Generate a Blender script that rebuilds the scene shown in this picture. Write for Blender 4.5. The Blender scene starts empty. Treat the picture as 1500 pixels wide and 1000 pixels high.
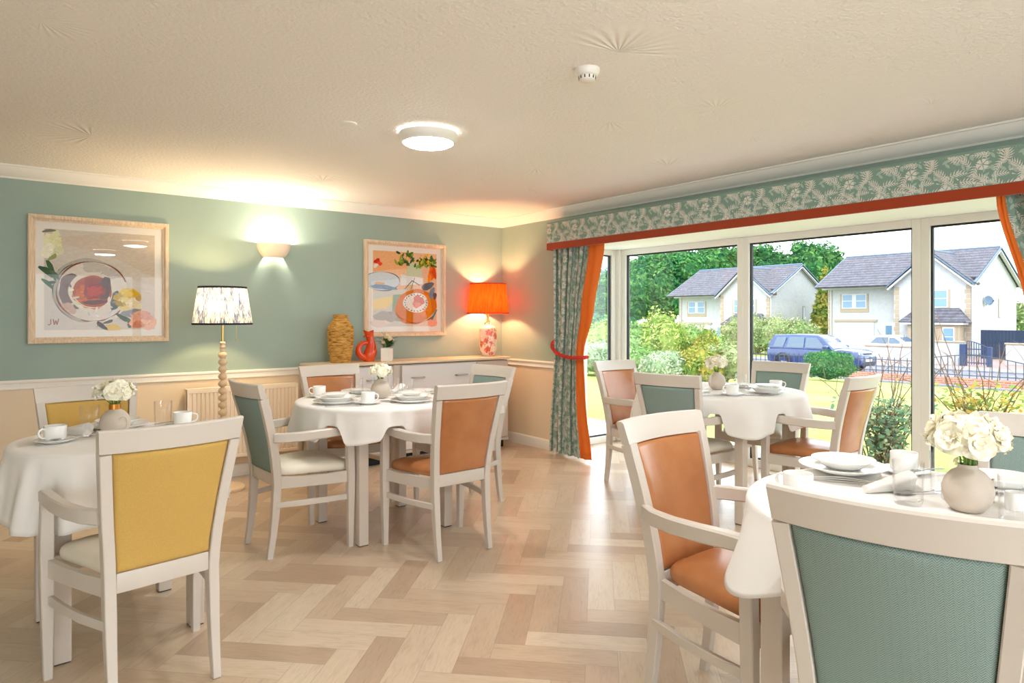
import bpy, bmesh, math, random
from mathutils import Vector, Matrix
random.seed(7)
PI = math.pi
R_ = math.radians
col = bpy.context.scene.collection

# ------------------------------------------------------------------ colours and materials
def lin(r, g, b):
    f = lambda c: (c / 255 / 12.92) if c / 255 <= 0.04045 else ((c / 255 + 0.055) / 1.055) ** 2.4
    return (f(r), f(g), f(b), 1.0)

class NT:
    """short-hand for building node trees"""
    def __init__(s, mat):
        s.t = mat.node_tree; s.n = s.t.nodes; s.l = s.t.links
    def node(s, kind, **kw):
        n = s.n.new(kind)
        for k, v in kw.items(): setattr(n, k, v)
        return n
    def put(s, sock, v):
        if hasattr(v, 'is_output'): s.l.new(v, sock)
        else: sock.default_value = v
    def math(s, op, a, b=None, c=None, clamp=False):
        n = s.node('ShaderNodeMath', operation=op); n.use_clamp = clamp
        s.put(n.inputs[0], a)
        if b is not None: s.put(n.inputs[1], b)
        if c is not None: s.put(n.inputs[2], c)
        return n.outputs[0]
    def vmath(s, op, a, b=None):
        n = s.node('ShaderNodeVectorMath', operation=op)
        s.put(n.inputs[0], a)
        if b is not None: s.put(n.inputs[1], b)
        return n.outputs['Value'] if op in ('LENGTH', 'DOT_PRODUCT', 'DISTANCE') else n.outputs[0]
    def mix(s, f, a, b, mode='MIX'):
        n = s.node('ShaderNodeMix', data_type='RGBA', blend_type=mode)
        s.put(n.inputs[0], f); s.put(n.inputs[6], a); s.put(n.inputs[7], b)
        return n.outputs[2]
    def noise(s, vec, scale, detail=2.0, rough=0.5):
        n = s.node('ShaderNodeTexNoise')
        if vec is not None: s.l.new(vec, n.inputs['Vector'])
        n.inputs['Scale'].default_value = scale; n.inputs['Detail'].default_value = detail
        n.inputs['Roughness'].default_value = rough
        return n.outputs[0]
    def ramp(s, f, stops, interp='LINEAR'):
        n = s.node('ShaderNodeValToRGB'); n.color_ramp.interpolation = interp
        e = n.color_ramp.elements
        while len(e) < len(stops): e.new(0.5)
        for k, (p, c) in enumerate(stops): e[k].position = p; e[k].color = c
        s.put(n.inputs[0], f)
        return n.outputs[0]
    def coord(s, which='Object'):
        return s.node('ShaderNodeTexCoord').outputs[which]
    def sep(s, v):
        n = s.node('ShaderNodeSeparateXYZ'); s.l.new(v, n.inputs[0]); return n.outputs
    def comb(s, x, y, z):
        n = s.node('ShaderNodeCombineXYZ')
        for k, v in enumerate((x, y, z)): s.put(n.inputs[k], v)
        return n.outputs[0]
    def bump(s, h, strength, dist=0.01):
        n = s.node('ShaderNodeBump'); n.inputs['Strength'].default_value = strength
        n.inputs['Distance'].default_value = dist; s.l.new(h, n.inputs['Height'])
        return n.outputs[0]

def mat(name, rgb, rough=0.5, spec=0.5, metal=0.0, fn=None, **kw):
    m = bpy.data.materials.new(name); m.use_nodes = True
    t = NT(m); p = m.node_tree.nodes['Principled BSDF']
    p.inputs['Base Color'].default_value = lin(*rgb); p.inputs['Roughness'].default_value = rough
    p.inputs['Specular IOR Level'].default_value = spec; p.inputs['Metallic'].default_value = metal
    for k, v in kw.items(): p.inputs[k.replace('_', ' ')].default_value = v
    if fn: fn(t, p)
    return m

def speckle(a, b, scale, bump=0.0, detail=3):
    """base colour wandering between two colours, with optional fine relief"""
    def f(t, p):
        c = t.coord(); n = t.noise(c, scale, detail)
        t.put(p.inputs['Base Color'], t.ramp(n, [(0.3, lin(*a)), (0.7, lin(*b))]))
        if bump: t.put(p.inputs['Normal'], t.bump(n, bump))
    return f

M = {}
M['frame'] = mat('painted chair wood', (210, 201, 191), 0.38, 0.45)
M['tabwood'] = mat('painted table wood', (208, 196, 184), 0.4, 0.45)
M['white'] = mat('white gloss paint', (240, 237, 230), 0.35)
M['white_matt'] = mat('white matt paint', (243, 240, 234), 0.7, 0.3)
M['upvc'] = mat('white window plastic', (238, 235, 228), 0.35)
M['gasket'] = mat('black gasket', (28, 28, 30), 0.6)
M['china'] = mat('white china', (243, 242, 239), 0.2, 0.4)
M['chrome'] = mat('polished steel', (200, 200, 200), 0.18, 0.5, 1.0)
M['brass'] = mat('brass', (214, 180, 110), 0.3, 0.5, 1.0)
M['brushed'] = mat('brushed handle', (178, 172, 164), 0.35, 0.5, 1.0)
M['rubber'] = mat('black rubber', (30, 29, 28), 0.7)
M['black'] = mat('black shadow gap', (18, 17, 17), 0.8)

def linen(t, p):
    c = t.coord(); n = t.noise(c, 9, 3)
    w = t.noise(t.vmath('MULTIPLY', c, (1, 1, 1)), 700, 1)
    t.put(p.inputs['Normal'], t.bump(t.math('ADD', t.math('MULTIPLY', n, 1.0), t.math('MULTIPLY', w, 0.06)), 0.12, 0.01))
M['linen'] = mat('white table linen', (240, 237, 234), 0.85, 0.15, fn=linen)
M['napkin'] = mat('white napkin linen', (240, 237, 233), 0.9, 0.1)

def weave(a, b):
    def f(t, p):
        c = t.coord(); x, y, z = t.sep(c)
        wx = t.math('SINE', t.math('MULTIPLY', x, 1500)); wz = t.math('SINE', t.math('MULTIPLY', z, 1500))
        k = t.math('MULTIPLY_ADD', t.math('MULTIPLY', wx, wz), 0.22, t.noise(c, 520, 2))
        t.put(p.inputs['Base Color'], t.ramp(k, [(0.2, lin(*a)), (0.8, lin(*b))]))
        t.put(p.inputs['Normal'], t.bump(k, 0.25, 0.002))
    return f
M['mustard'] = mat('mustard weave', (205, 162, 70), 0.85, 0.2, fn=weave((190, 152, 78), (214, 178, 104)))

def herring(t, p):
    c = t.coord(); x, y, z = t.sep(c)
    col_w = 0.0075
    tri = t.math('PINGPONG', x, col_w)
    ph = t.math('MULTIPLY', t.math('ADD', z, t.math('MULTIPLY', tri, 1.1)), 2 * PI / 0.0050)
    s = t.math('SINE', ph)
    edge = t.math('LESS_THAN', tri, 0.0011)
    k = t.math('MULTIPLY_ADD', s, 0.32, t.math('MULTIPLY_ADD', t.noise(c, 420, 2), 0.5, 0.25))
    k = t.math('SUBTRACT', k, t.math('MULTIPLY', edge, 0.05))
    t.put(p.inputs['Base Color'], t.ramp(k, [(0.1, lin(104, 126, 122)), (0.9, lin(160, 178, 171))]))
    t.put(p.inputs['Normal'], t.bump(k, 0.25, 0.002))
M['teal'] = mat('teal herringbone tweed', (120, 148, 141), 0.85, 0.2, fn=herring)

def hide(t, p):
    c = t.coord(); n = t.noise(c, 6, 4); g = t.noise(c, 260, 2)
    t.put(p.inputs['Base Color'], t.ramp(n, [(0.3, lin(172, 108, 62)), (0.7, lin(190, 127, 80))]))
    t.put(p.inputs['Normal'], t.bump(t.math('ADD', t.math('MULTIPLY', n, 1.5), t.math('MULTIPLY', g, 0.25)), 0.12, 0.01))
M['tan'] = mat('tan leather', (186, 112, 58), 0.27, 0.6, fn=hide)
M['cream_vinyl'] = mat('cream seat vinyl', (233, 226, 209), 0.42, 0.45, fn=speckle((228, 220, 202), (238, 232, 216), 5))

# ------------------------------------------------------------------ mesh builder
class MB:
    def __init__(s, colours=False):
        s.bm = bmesh.new(); s.mi = 0; s.T = Matrix.Identity(4)
        s.cl = s.bm.loops.layers.float_color.new('Col') if colours else None
    def v(s, p): return s.bm.verts.new(s.T @ Vector(p))
    def f(s, vs, c=None):
        try: fc = s.bm.faces.new(vs)
        except ValueError: return None
        fc.material_index = s.mi
        if s.cl is not None and c is not None:
            for lp in fc.loops: lp[s.cl] = c
        return fc
    def poly(s, pts, c=None): return s.f([s.v(p) for p in pts], c)
    def box(s, x0, x1, y0, y1, z0, z1, bev=0.0, seg=2):
        vs = [s.v((x, y, z)) for z in (z0, z1) for y in (y0, y1) for x in (x0, x1)]
        fs = [s.f([vs[i] for i in q]) for q in ((0, 2, 3, 1), (4, 5, 7, 6), (0, 1, 5, 4), (2, 6, 7, 3), (1, 3, 7, 5), (0, 4, 6, 2))]
        if bev:
            es = list({e for fc in fs for e in fc.edges})
            r = bmesh.ops.bevel(s.bm, geom=es, offset=bev, segments=seg, affect='EDGES', profile=0.5)
            for fc in r['faces']: fc.material_index = s.mi
        return s
    def prism(s, pts2, y0, y1, axis='y'):
        """closed outline extruded along an axis; pts2 are (a, b) pairs"""
        def P(a, b, h):
            return (a, h, b) if axis == 'y' else ((h, a, b) if axis == 'x' else (a, b, h))
        lo = [s.v(P(a, b, y0)) for a, b in pts2]; hi = [s.v(P(a, b, y1)) for a, b in pts2]
        n = len(pts2)
        s.f(lo[::-1]); s.f(hi)
        for i in range(n): s.f([lo[i], lo[(i + 1) % n], hi[(i + 1) % n], hi[i]])
        return s
    def lathe(s, prof, n=32, cx=0, cy=0, rfun=None, close=False):
        rings = []
        for r, z in prof:
            if r <= 1e-6: rings.append([s.v((cx, cy, z))])
            else:
                ring = []
                for i in range(n):
                    a = 2 * PI * i / n; k = rfun(a, z) if rfun else 1.0
                    ring.append(s.v((cx + r * k * math.cos(a), cy + r * k * math.sin(a), z)))
                rings.append(ring)
        pairs = list(zip(rings, rings[1:])) + ([(rings[-1], rings[0])] if close else [])
        for A, B in pairs:
            for i in range(n):
                j = (i + 1) % n
                if len(A) == 1 and len(B) == 1: continue
                if len(A) == 1: s.f([A[0], B[j], B[i]])
                elif len(B) == 1: s.f([A[i], A[j], B[0]])
                else: s.f([A[i], A[j], B[j], B[i]])
        return s
    def loft(s, secs, cap=True, closed=True):
        rows = [[s.v(p) for p in sec] for sec in secs]
        n = len(rows[0])
        for A, B in zip(rows, rows[1:]):
            for i in range(n if closed else n - 1):
                j = (i + 1) % n; s.f([A[i], A[j], B[j], B[i]])
        if cap and closed: s.f(rows[0][::-1]); s.f(rows[-1])
        return s
    def sweep(s, pts, w, h, up=(0, 0, 1), ch=0.2):
        """rectangular bar with chamfered edges along a path; w and h are numbers or lists"""
        P = [Vector(p) for p in pts]; n = len(P); secs = []
        for i in range(n):
            t = (P[min(i + 1, n - 1)] - P[max(i - 1, 0)]).normalized()
            sd = t.cross(Vector(up)).normalized(); nm = sd.cross(t).normalized()
            a = (w[i] if isinstance(w, (list, tuple)) else w) / 2; b = (h[i] if isinstance(h, (list, tuple)) else h) / 2
            c = min(a, b) * ch
            secs.append([P[i] + sd * x + nm * y for x, y in ((a - c, -b), (a, -b + c), (a, b - c), (a - c, b), (-a + c, b), (-a, b - c), (-a, -b + c), (-a + c, -b))])
        return s.loft(secs)
    def tube(s, pts, r, n=10, cap=True):
        P = [Vector(p) for p in pts]; m = len(P); secs = []; prev = None
        for i in range(m):
            t = (P[min(i + 1, m - 1)] - P[max(i - 1, 0)]).normalized()
            if prev is None: prev = t.orthogonal().normalized()
            u = (prev - t * prev.dot(t)).normalized(); w = t.cross(u); prev = u
            rr = r[i] if isinstance(r, (list, tuple)) else r
            secs.append([P[i] + (u * math.cos(2 * PI * k / n) + w * math.sin(2 * PI * k / n)) * rr for k in range(n)])
        return s.loft(secs, cap)
    def grid(s, fn, nu, nv):
        g = [[s.v(fn(i / nu, j / nv)) for j in range(nv + 1)] for i in range(nu + 1)]
        for i in range(nu):
            for j in range(nv): s.f([g[i][j], g[i + 1][j], g[i + 1][j + 1], g[i][j + 1]])
        return g
    def ball(s, c, r, nu=14, nv=10):
        rx, ry, rz = (r, r, r) if isinstance(r, (int, float)) else r
        rows = []
        for j in range(nv + 1):
            b = -PI / 2 + PI * j / nv
            rows.append([s.v((c[0] + rx * math.cos(b) * math.cos(2 * PI * i / nu), c[1] + ry * math.cos(b) * math.sin(2 * PI * i / nu), c[2] + rz * math.sin(b))) for i in range(nu)] if 0 < j < nv else [s.v((c[0], c[1], c[2] + rz * math.sin(b)))])
        for A, B in zip(rows, rows[1:]):
            for i in range(nu):
                k = (i + 1) % nu
                if len(A) == 1: s.f([A[0], B[k], B[i]])
                elif len(B) == 1: s.f([A[i], A[k], B[0]])
                else: s.f([A[i], A[k], B[k], B[i]])
        return s
    def mesh(s, name, mats, smooth=35, fix=True):
        if fix: bmesh.ops.recalc_face_normals(s.bm, faces=s.bm.faces[:])
        me = bpy.data.meshes.new(name); s.bm.to_mesh(me); s.bm.free()
        for m in (mats if isinstance(mats, (list, tuple)) else [mats]): me.materials.append(m)
        if smooth:
            me.shade_smooth(); me.set_sharp_from_angle(angle=R_(smooth))
        return me
    def obj(s, name, mats, parent=None, smooth=35, loc=None, fix=True):
        return add(name, s.mesh(name, mats, smooth, fix), parent, loc)

def add(name, me, parent=None, loc=None, rz=0.0):
    o = bpy.data.objects.new(name, me); col.objects.link(o)
    if parent is not None: o.parent = parent
    if loc is not None: o.location = loc
    if rz: o.rotation_euler = (0, 0, rz)
    return o

def tag(o, label, cat, group=None, kind=None):
    o['label'] = label; o['category'] = cat
    if group: o['group'] = group
    if kind: o['kind'] = kind
    return o

def empty(name, loc=(0, 0, 0), rz=0.0):
    o = add(name, None, None, loc, rz); o.empty_display_size = 0.05
    return o

def structure(o):
    o['kind'] = 'structure'; return o

def copy_tree(o, parent=None):
    c = o.copy(); col.objects.link(c)
    if parent is not None: c.parent = parent
    for ch in list(o.children): copy_tree(ch, c)
    return c

# ------------------------------------------------------------------ camera and render look
sc = bpy.context.scene
cd = bpy.data.cameras.new('camera'); cam = bpy.data.objects.new('camera', cd); col.objects.link(cam)
cam.location = (0, 0, 1.3); cam.rotation_euler = (R_(90), 0, R_(-37.75))
cd.sensor_width = 36; cd.lens = 985 / 1500 * 36; cd.shift_y = -36 / 1500; cd.clip_start = 0.05; cd.clip_end = 500
sc.camera = cam
sc.view_settings.view_transform = 'Standard'; sc.view_settings.look = 'None'
sc.view_settings.gamma = 1; sc.view_settings.use_curve_mapping = False
sc.view_settings.exposure = 0.5
sc.cycles.max_bounces = 10; sc.cycles.diffuse_bounces = 6; sc.cycles.glossy_bounces = 4
sc.cycles.transmission_bounces = 6; sc.cycles.transparent_max_bounces = 16
sc.cycles.sample_clamp_indirect = 6.0; sc.cycles.caustics_reflective = False; sc.cycles.caustics_refractive = False
sc.cycles.use_denoising = True

# ------------------------------------------------------------------ room shell
XW, YW, ZC = 4.306, 5.739, 2.33          # window wall, green wall, ceiling
XL, YF = -3.2, -3.4                      # unseen walls behind the camera
YA, YB = 4.88, 0.52                      # bay opening in the window wall
XB, ZB = 5.22, 2.0                       # bay glass line and bay soffit

def wall_paint(t, p):
    c = t.coord(); x, y, z = t.sep(c)
    low = t.math('LESS_THAN', z, 0.83)
    n = t.noise(c, 3, 2)
    green = t.ramp(n, [(0.3, lin(153, 172, 163)), (0.7, lin(157, 176, 167))])
    t.put(p.inputs['Base Color'], t.mix(low, green, lin(232, 214, 187)))
    t.put(p.inputs['Normal'], t.bump(t.noise(c, 240, 2), 0.05, 0.004))
M['wall'] = mat('sage over cream wall paint', (140, 160, 148), 0.62, 0.3, fn=wall_paint)
def ceil_plaster(t, p):
    c = t.coord(); x, y, z = t.sep(c)
    flat = t.comb(x, y, 0.0)
    v = t.node('ShaderNodeTexVoronoi'); v.inputs['Scale'].default_value = 1.25; v.inputs['Randomness'].default_value = 0.75
    t.l.new(flat, v.inputs['Vector'])
    d = t.vmath('SUBTRACT', flat, v.outputs['Position'])
    dx, dy, dz = t.sep(d)
    rnd = t.sep(v.outputs['Color'])[0]
    ang = t.math('ARCTAN2', dy, dx)
    r = t.vmath('LENGTH', d)
    ang2 = t.math('ADD', ang, t.math('MULTIPLY', rnd, 6.28))
    rays = t.math('SINE', t.math('MULTIPLY', ang, 26.0))
    half = t.math('GREATER_THAN', t.math('SINE', ang2), 0.1)
    fall = t.math('SUBTRACT', 1.0, t.math('MULTIPLY', r, 3.0), clamp=True)
    fan = t.math('MULTIPLY', t.math('MULTIPLY', rays, half), fall)
    inside = t.math('MULTIPLY', half, t.math('GREATER_THAN', fall, 0.02))
    stip = t.math('MULTIPLY', t.noise(c, 55, 4, 0.6), t.math('SUBTRACT', 1.0, t.math('MULTIPLY', inside, 0.7)))
    h = t.math('ADD', t.math('MULTIPLY', stip, 0.9), t.math('MULTIPLY', fan, 0.6))
    t.put(p.inputs['Normal'], t.bump(h, 0.55, 0.018))
M['ceiling'] = mat('textured ceiling plaster', (246, 242, 237), 0.8, 0.2, fn=ceil_plaster)

def planks(t, p):
    c = t.coord(); x, y, z = t.sep(c)
    W = 0.121; n = 4.0
    s = math.sqrt(0.5) / W
    u = t.math('ADD', t.math('MULTIPLY', t.math('SUBTRACT', x, y), s), 200.37)     # along (1,-1)
    w = t.math('ADD', t.math('MULTIPLY', t.math('ADD', x, y), s), 200.11)          # along (1, 1)
    iu = t.math('FLOOR', u); iw = t.math('FLOOR', w); fu = t.math('FRACT', u); fw = t.math('FRACT', w)
    dif = t.math('SUBTRACT', iu, iw)
    m = t.math('FLOORED_MODULO', dif, 2 * n)
    blk = t.math('FLOOR', t.math('DIVIDE', dif, 2 * n))
    hor = t.math('LESS_THAN', m, n - 0.5)
    al_h = t.math('ADD', m, fu); al_v = t.math('ADD', t.math('SUBTRACT', 2 * n - 1, m), fw)
    inv = t.math('SUBTRACT', 1.0, hor)
    pick = lambda a, b: t.math('ADD', t.math('MULTIPLY', a, hor), t.math('MULTIPLY', b, inv))
    along = pick(al_h, al_v); across = pick(fw, fu); pid = pick(iw, t.math('ADD', iu, 517.0))
    wn = t.node('ShaderNodeTexWhiteNoise', noise_dimensions='3D')
    t.l.new(t.comb(pid, blk, t.math('MULTIPLY', hor, 7.0)), wn.inputs['Vector'])
    rv = wn.outputs['Value']
    gv = t.comb(t.math('MULTIPLY', along, 0.6), t.math('MULTIPLY', across, 5.0), t.math('MULTIPLY', rv, 91.0))
    g1 = t.noise(gv, 3.2, 6, 0.65)
    gv2 = t.comb(t.math('MULTIPLY', along, 0.5), t.math('MULTIPLY', across, 2.0), t.math('MULTIPLY', rv, 37.0))
    g2 = t.noise(gv2, 1.6, 3)
    base = t.ramp(rv, [(0.0, lin(190, 164, 140)), (0.3, lin(207, 184, 159)), (0.62, lin(217, 197, 173)), (1.0, lin(226, 210, 189))])
    k = t.math('ADD', t.math('MULTIPLY', g1, 0.65), t.math('MULTIPLY', g2, 0.35))
    grain = t.ramp(k, [(0.28, lin(214, 204, 194)), (0.48, lin(242, 239, 235)), (0.72, lin(255, 253, 249))])
    colr = t.mix(1.0, base, grain, 'MULTIPLY')
    e1 = t.math('MINIMUM', across, t.math('SUBTRACT', 1.0, across))
    e2 = t.math('MINIMUM', along, t.math('SUBTRACT', n, along))
    e = t.math('MINIMUM', e1, e2)
    gap = t.math('LESS_THAN', e, 0.012)
    colr = t.mix(t.math('MULTIPLY', gap, 0.35), colr, lin(120, 100, 80))
    t.put(p.inputs['Base Color'], colr)
    t.put(p.inputs['Roughness'], t.math('MULTIPLY_ADD', g1, 0.14, 0.25))
    t.put(p.inputs['Normal'], t.bump(t.math('SUBTRACT', g1, t.math('MULTIPLY', gap, 0.6)), 0.06, 0.004))
M['floor'] = mat('herringbone oak planks', (205, 180, 150), 0.35, 0.75, fn=planks, Coat_Weight=0.4, Coat_Roughness=0.28)

fl = MB(); fl.box(XL, XW, YF, YW, -0.06, 0.0); fl.box(XW, XB + 0.03, YB - 0.06, YA + 0.06, -0.06, 0.0)
structure(fl.obj('floor', M['floor'], smooth=0))
ce = MB(); ce.box(XL - 0.1, XW + 0.1, YF - 0.1, YW + 0.1, ZC, ZC + 0.12)
structure(ce.obj('ceiling', M['ceiling'], smooth=0))
bc = MB(); bc.box(XW + 0.12, XB + 0.25, YB - 0.3, YA + 0.3, ZB, ZB + 0.18); bc.box(XW + 0.002, XW + 0.12, YB, YA, ZB - 0.004, ZB - 0.001)
structure(bc.obj('ceiling', M['white_matt'], smooth=0))
w = MB(); w.box(XL - 0.1, XW + 0.1, YW, YW + 0.12, -0.06, ZC); structure(w.obj('wall_back', M['wall'], smooth=0))
# wide windows in the unseen walls behind the camera, added to brighten the ceiling
WLY, WFX, WZ = (-3.1, -1.2), (-3.0, 4.0), (0.1, 2.15)
w = MB()
w.box(XL - 0.12, XL, YF - 0.1, WLY[0], -0.06, ZC); w.box(XL - 0.12, XL, WLY[1], YW, -0.06, ZC)
w.box(XL - 0.12, XL, WLY[0], WLY[1], -0.06, WZ[0]); w.box(XL - 0.12, XL, WLY[0], WLY[1], WZ[1], ZC)
structure(w.obj('wall_left', M['wall'], smooth=0))
w = MB()
w.box(XL, WFX[0], YF - 0.12, YF, -0.06, ZC); w.box(WFX[1], XW + 0.1, YF - 0.12, YF, -0.06, ZC)
w.box(WFX[0], WFX[1], YF - 0.12, YF, -0.06, WZ[0]); w.box(WFX[0], WFX[1], YF - 0.12, YF, WZ[1], ZC)
structure(w.obj('wall_front', M['wall'], smooth=0))
w = MB()
w.box(XW, XW + 0.12, YA, YW, -0.06, ZC); w.box(XW, XW + 0.12, YF, YB, -0.06, ZC); w.box(XW, XW + 0.12, YB, YA, ZB, ZC)
structure(w.obj('wall_right', M['wall'], smooth=0))
# white reveals of the bay, between the room wall and the side lights
w = MB()
for ya, yb in ((YA, YA + 0.12), (YB - 0.12, YB)): w.box(XW + 0.0005, 4.72, ya, yb, -0.06, ZB)
structure(w.obj('wall_bay', M['white_matt'], smooth=0))

# coving, dado rail, baseboards
def profile_run(mb, prof, p0, p1, nrm):
    """moulding: profile (out, z) swept straight from p0 to p1; nrm points into the room"""
    secs = []
    for px, py in (p0, p1): secs.append([(px + nrm[0] * o, py + nrm[1] * o, z) for o, z in prof])
    mb.loft(secs)
cov = [(0.0, ZC), (0.0, 2.247), (0.006, 2.247), (0.012, 2.258), (0.03, 2.268), (0.055, 2.286), (0.072, 2.306), (0.08, 2.318), (0.09, 2.32), (0.09, ZC)]
m = MB(); profile_run(m, cov, (XL, YW), (XW, YW), (0, -1)); profile_run(m, cov, (XW, YF), (XW, YW), (-1, 0))
structure(m.obj('trim_1', M['white_matt'], smooth=30))
dado = [(0, 0.800), (0.012, 0.800), (0.015, 0.806), (0.012, 0.814), (0.014, 0.840), (0.022, 0.846), (0.024, 0.856), (0.02, 0.865), (0.0, 0.865)]
m = MB(); profile_run(m, dado, (XL, YW), (XW, YW), (0, -1))
x = XL
while x < 1.5:                            # moulded rope detail along the rail
    m.T = Matrix.Translation((x, YW - 0.0135, 0.827)) @ Matrix.Rotation(R_(30), 4, 'Y')
    m.box(-0.004, 0.004, -0.003, 0.003, -0.011, 0.011); x += 0.02
m.T = Matrix.Identity(4)
structure(m.obj('trim_2', M['white'], smooth=30))
m = MB(); profile_run(m, dado, (XW, YA), (XW, YW), (-1, 0)); profile_run(m, dado, (XW - 0.024, YA), (4.70, YA), (0, -1))
structure(m.obj('trim_3', M['white'], smooth=30))
bb = [(0, 0), (0.016, 0), (0.016, 0.085), (0.012, 0.095), (0.006, 0.10), (0, 0.10)]
m = MB(); profile_run(m, bb, (XL, YW), (XW, YW), (0, -1)); structure(m.obj('baseboard_back', M['white'], smooth=30))
m = MB(); profile_run(m, bb, (XW, YA), (XW, YW), (-1, 0)); profile_run(m, bb, (XW, YF), (XW, YB), (-1, 0))
structure(m.obj('baseboard_right', M['white'], smooth=30))

# ------------------------------------------------------------------ bay windows
def glass_mat(name, tint=(1, 1, 1, 1), k=1.0):
    m = bpy.data.materials.new(name); m.use_nodes = True; t = NT(m); t.n.clear()
    out = t.node('ShaderNodeOutputMaterial'); mx = t.node('ShaderNodeMixShader')
    tr = t.node('ShaderNodeBsdfTransparent'); gl = t.node('ShaderNodeBsdfGlossy')
    tr.inputs[0].default_value = tint; gl.inputs['Roughness'].default_value = 0.01
    fr = t.node('ShaderNodeFresnel'); bk = t.node('ShaderNodeNewGeometry').outputs['Backfacing']
    t.put(fr.inputs[0], t.math('MULTIPLY_ADD', bk, 1 / 1.45 - 1.45, 1.45))     # same reflectance from both sides
    t.put(mx.inputs[0], t.math('MULTIPLY', fr.outputs[0], k))
    t.l.new(tr.outputs[0], mx.inputs[1]); t.l.new(gl.outputs[0], mx.inputs[2]); t.l.new(mx.outputs[0], out.inputs[0])
    return m
M['pane'] = glass_mat('window glass', (0.96, 0.98, 0.98, 1))
M['picglass'] = glass_mat('picture glass', (1, 1, 1, 1), 1.0)

def window(name, ax, fix, a0, a1, z0=0.0, z1=ZB):
    """full height light; ax 'y' runs along y at x=fix, ax 'x' runs along x at y=fix; fix is the inner face"""
    o = -1 if (ax == 'x' and fix < 2) else 1            # outward sign
    d0, d1 = (fix, fix + 0.07 * o)
    def B(m, p, q, r, s_, e0, e1, bev=0.004):
        e0, e1 = min(e0, e1), max(e0, e1)
        if ax == 'y': m.box(e0, e1, p, q, r, s_, bev, 1)
        else: m.box(p, q, e0, e1, r, s_, bev, 1)
    fw = 0.058
    m = MB()
    B(m, a0, a0 + fw, z0, z1, d0, d1); B(m, a1 - fw, a1, z0, z1, d0, d1)
    B(m, a0 + fw, a1 - fw, z1 - fw, z1, d0, d1); B(m, a0 + fw, a1 - fw, z0, z0 + fw + 0.01, d0, d1)
    fr = structure(m.obj(name, M['upvc'], smooth=0))
    g = MB(); t = 0.013; e0, e1 = fix + 0.022 * o, fix + 0.05 * o
    i0, i1, j0, j1 = a0 + fw, a1 - fw, z0 + fw + 0.01, z1 - fw
    B(g, i0, i0 + t, j0, j1, e0, e1, 0); B(g, i1 - t, i1, j0, j1, e0, e1, 0)
    B(g, i0 + t, i1 - t, j1 - t, j1, e0, e1, 0); B(g, i0 + t, i1 - t, j0, j0 + t, e0, e1, 0)
    g.obj('gasket', M['gasket'], fr, smooth=0)
    p = MB(); B(p, i0 + t * 0.5, i1 - t * 0.5, j0 + t * 0.5, j1 - t * 0.5, fix + 0.034 * o, fix + 0.038 * o, 0)
    p.obj('pane', M['pane'], fr, smooth=0)
    return fr
window('window_1', 'x', YA + 0.04, 4.72, XB - 0.03)
window('window_2', 'y', XB, 3.43, 4.87)
window('window_3', 'y', XB, 2.00, 3.43)
window('window_4', 'y', XB, 0.53, 2.00)
window('window_5', 'x', YB - 0.04, 4.72, XB - 0.03)
for k in range(4):
    q = (WFX[1] - WFX[0]) / 4; window('window_%d' % (6 + k), 'x', YF - 0.02, WFX[0] + q * k, WFX[0] + q * (k + 1), *WZ)  # unseen windows, added to let in more light
def side_window(name, a0, a1):
    m = MB(); x0, x1 = XL - .09, XL - .02; f = .058
    m.box(x0, x1, a0, a0 + f, *WZ); m.box(x0, x1, a1 - f, a1, *WZ); m.box(x0, x1, a0 + f, a1 - f, WZ[0], WZ[0] + f); m.box(x0, x1, a0 + f, a1 - f, WZ[1] - f, WZ[1])
    fr = structure(m.obj(name, M['upvc'], smooth=0)); p = MB(); p.box(XL - .055, XL - .05, a0 + f, a1 - f, WZ[0] + f, WZ[1] - f); p.obj('pane', M['pane'], fr, smooth=0)
for k in range(2):
    q = (WLY[1] - WLY[0]) / 2; side_window('window_%d' % (10 + k), WLY[0] + q * k, WLY[0] + q * (k + 1))  # unseen side windows, likewise added for extra daylight
m = MB()
for y0, y1 in ((4.87, 4.99), (0.41, 0.53)): m.box(XB - 0.03, XB + 0.09, y0, y1, 0, ZB, 0.006, 1)
structure(m.obj('trim_4', M['upvc'], smooth=0))
m = MB(); m.box(XB + 0.02, XB + 0.1, YB - 0.06, YA + 0.06, -0.1, 0.004)          # threshold strip under the glazing
structure(m.obj('trim_5', M['upvc'], smooth=0))

# ------------------------------------------------------------------ printed fabric: fronds and flowers as flat shapes
def frond(cx, cy, ang, L, bend, n, wid):
    out = []; stem = []
    x, y, a = cx, cy, ang; st = L / n
    for i in range(n + 1):
        stem.append((x, y)); f = i / n
        ll = wid * (math.sin(PI * min(1, 0.12 + 0.86 * f)) ** 0.7) * (1.12 - 0.35 * f)
        for sd in (-1, 1):
            b = a + sd * (0.95 - 0.35 * f); c, s_ = math.cos(b), math.sin(b); hw = ll * 0.105
            out.append([(x, y), (x + c * ll * .35 - s_ * hw, y + s_ * ll * .35 + c * hw), (x + c * ll, y + s_ * ll), (x + c * ll * .35 + s_ * hw, y + s_ * ll * .35 - c * hw)])
        a += bend / n; x += math.cos(a) * st; y += math.sin(a) * st
    out.append([(x, y), (x + math.cos(a + 1.7) * wid * .12, y + math.sin(a + 1.7) * wid * .12), (x + math.cos(a) * wid * .75, y + math.sin(a) * wid * .75), (x + math.cos(a - 1.7) * wid * .12, y + math.sin(a - 1.7) * wid * .12)])
    for (x0, y0), (x1, y1) in zip(stem, stem[1:]):
        dx, dy = x1 - x0, y1 - y0; q = math.hypot(dx, dy) or 1; nx, ny = -dy / q * .0013, dx / q * .0013
        out.append([(x0 + nx, y0 + ny), (x1 + nx, y1 + ny), (x1 - nx, y1 - ny), (x0 - nx, y0 - ny)])
    return out
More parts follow.
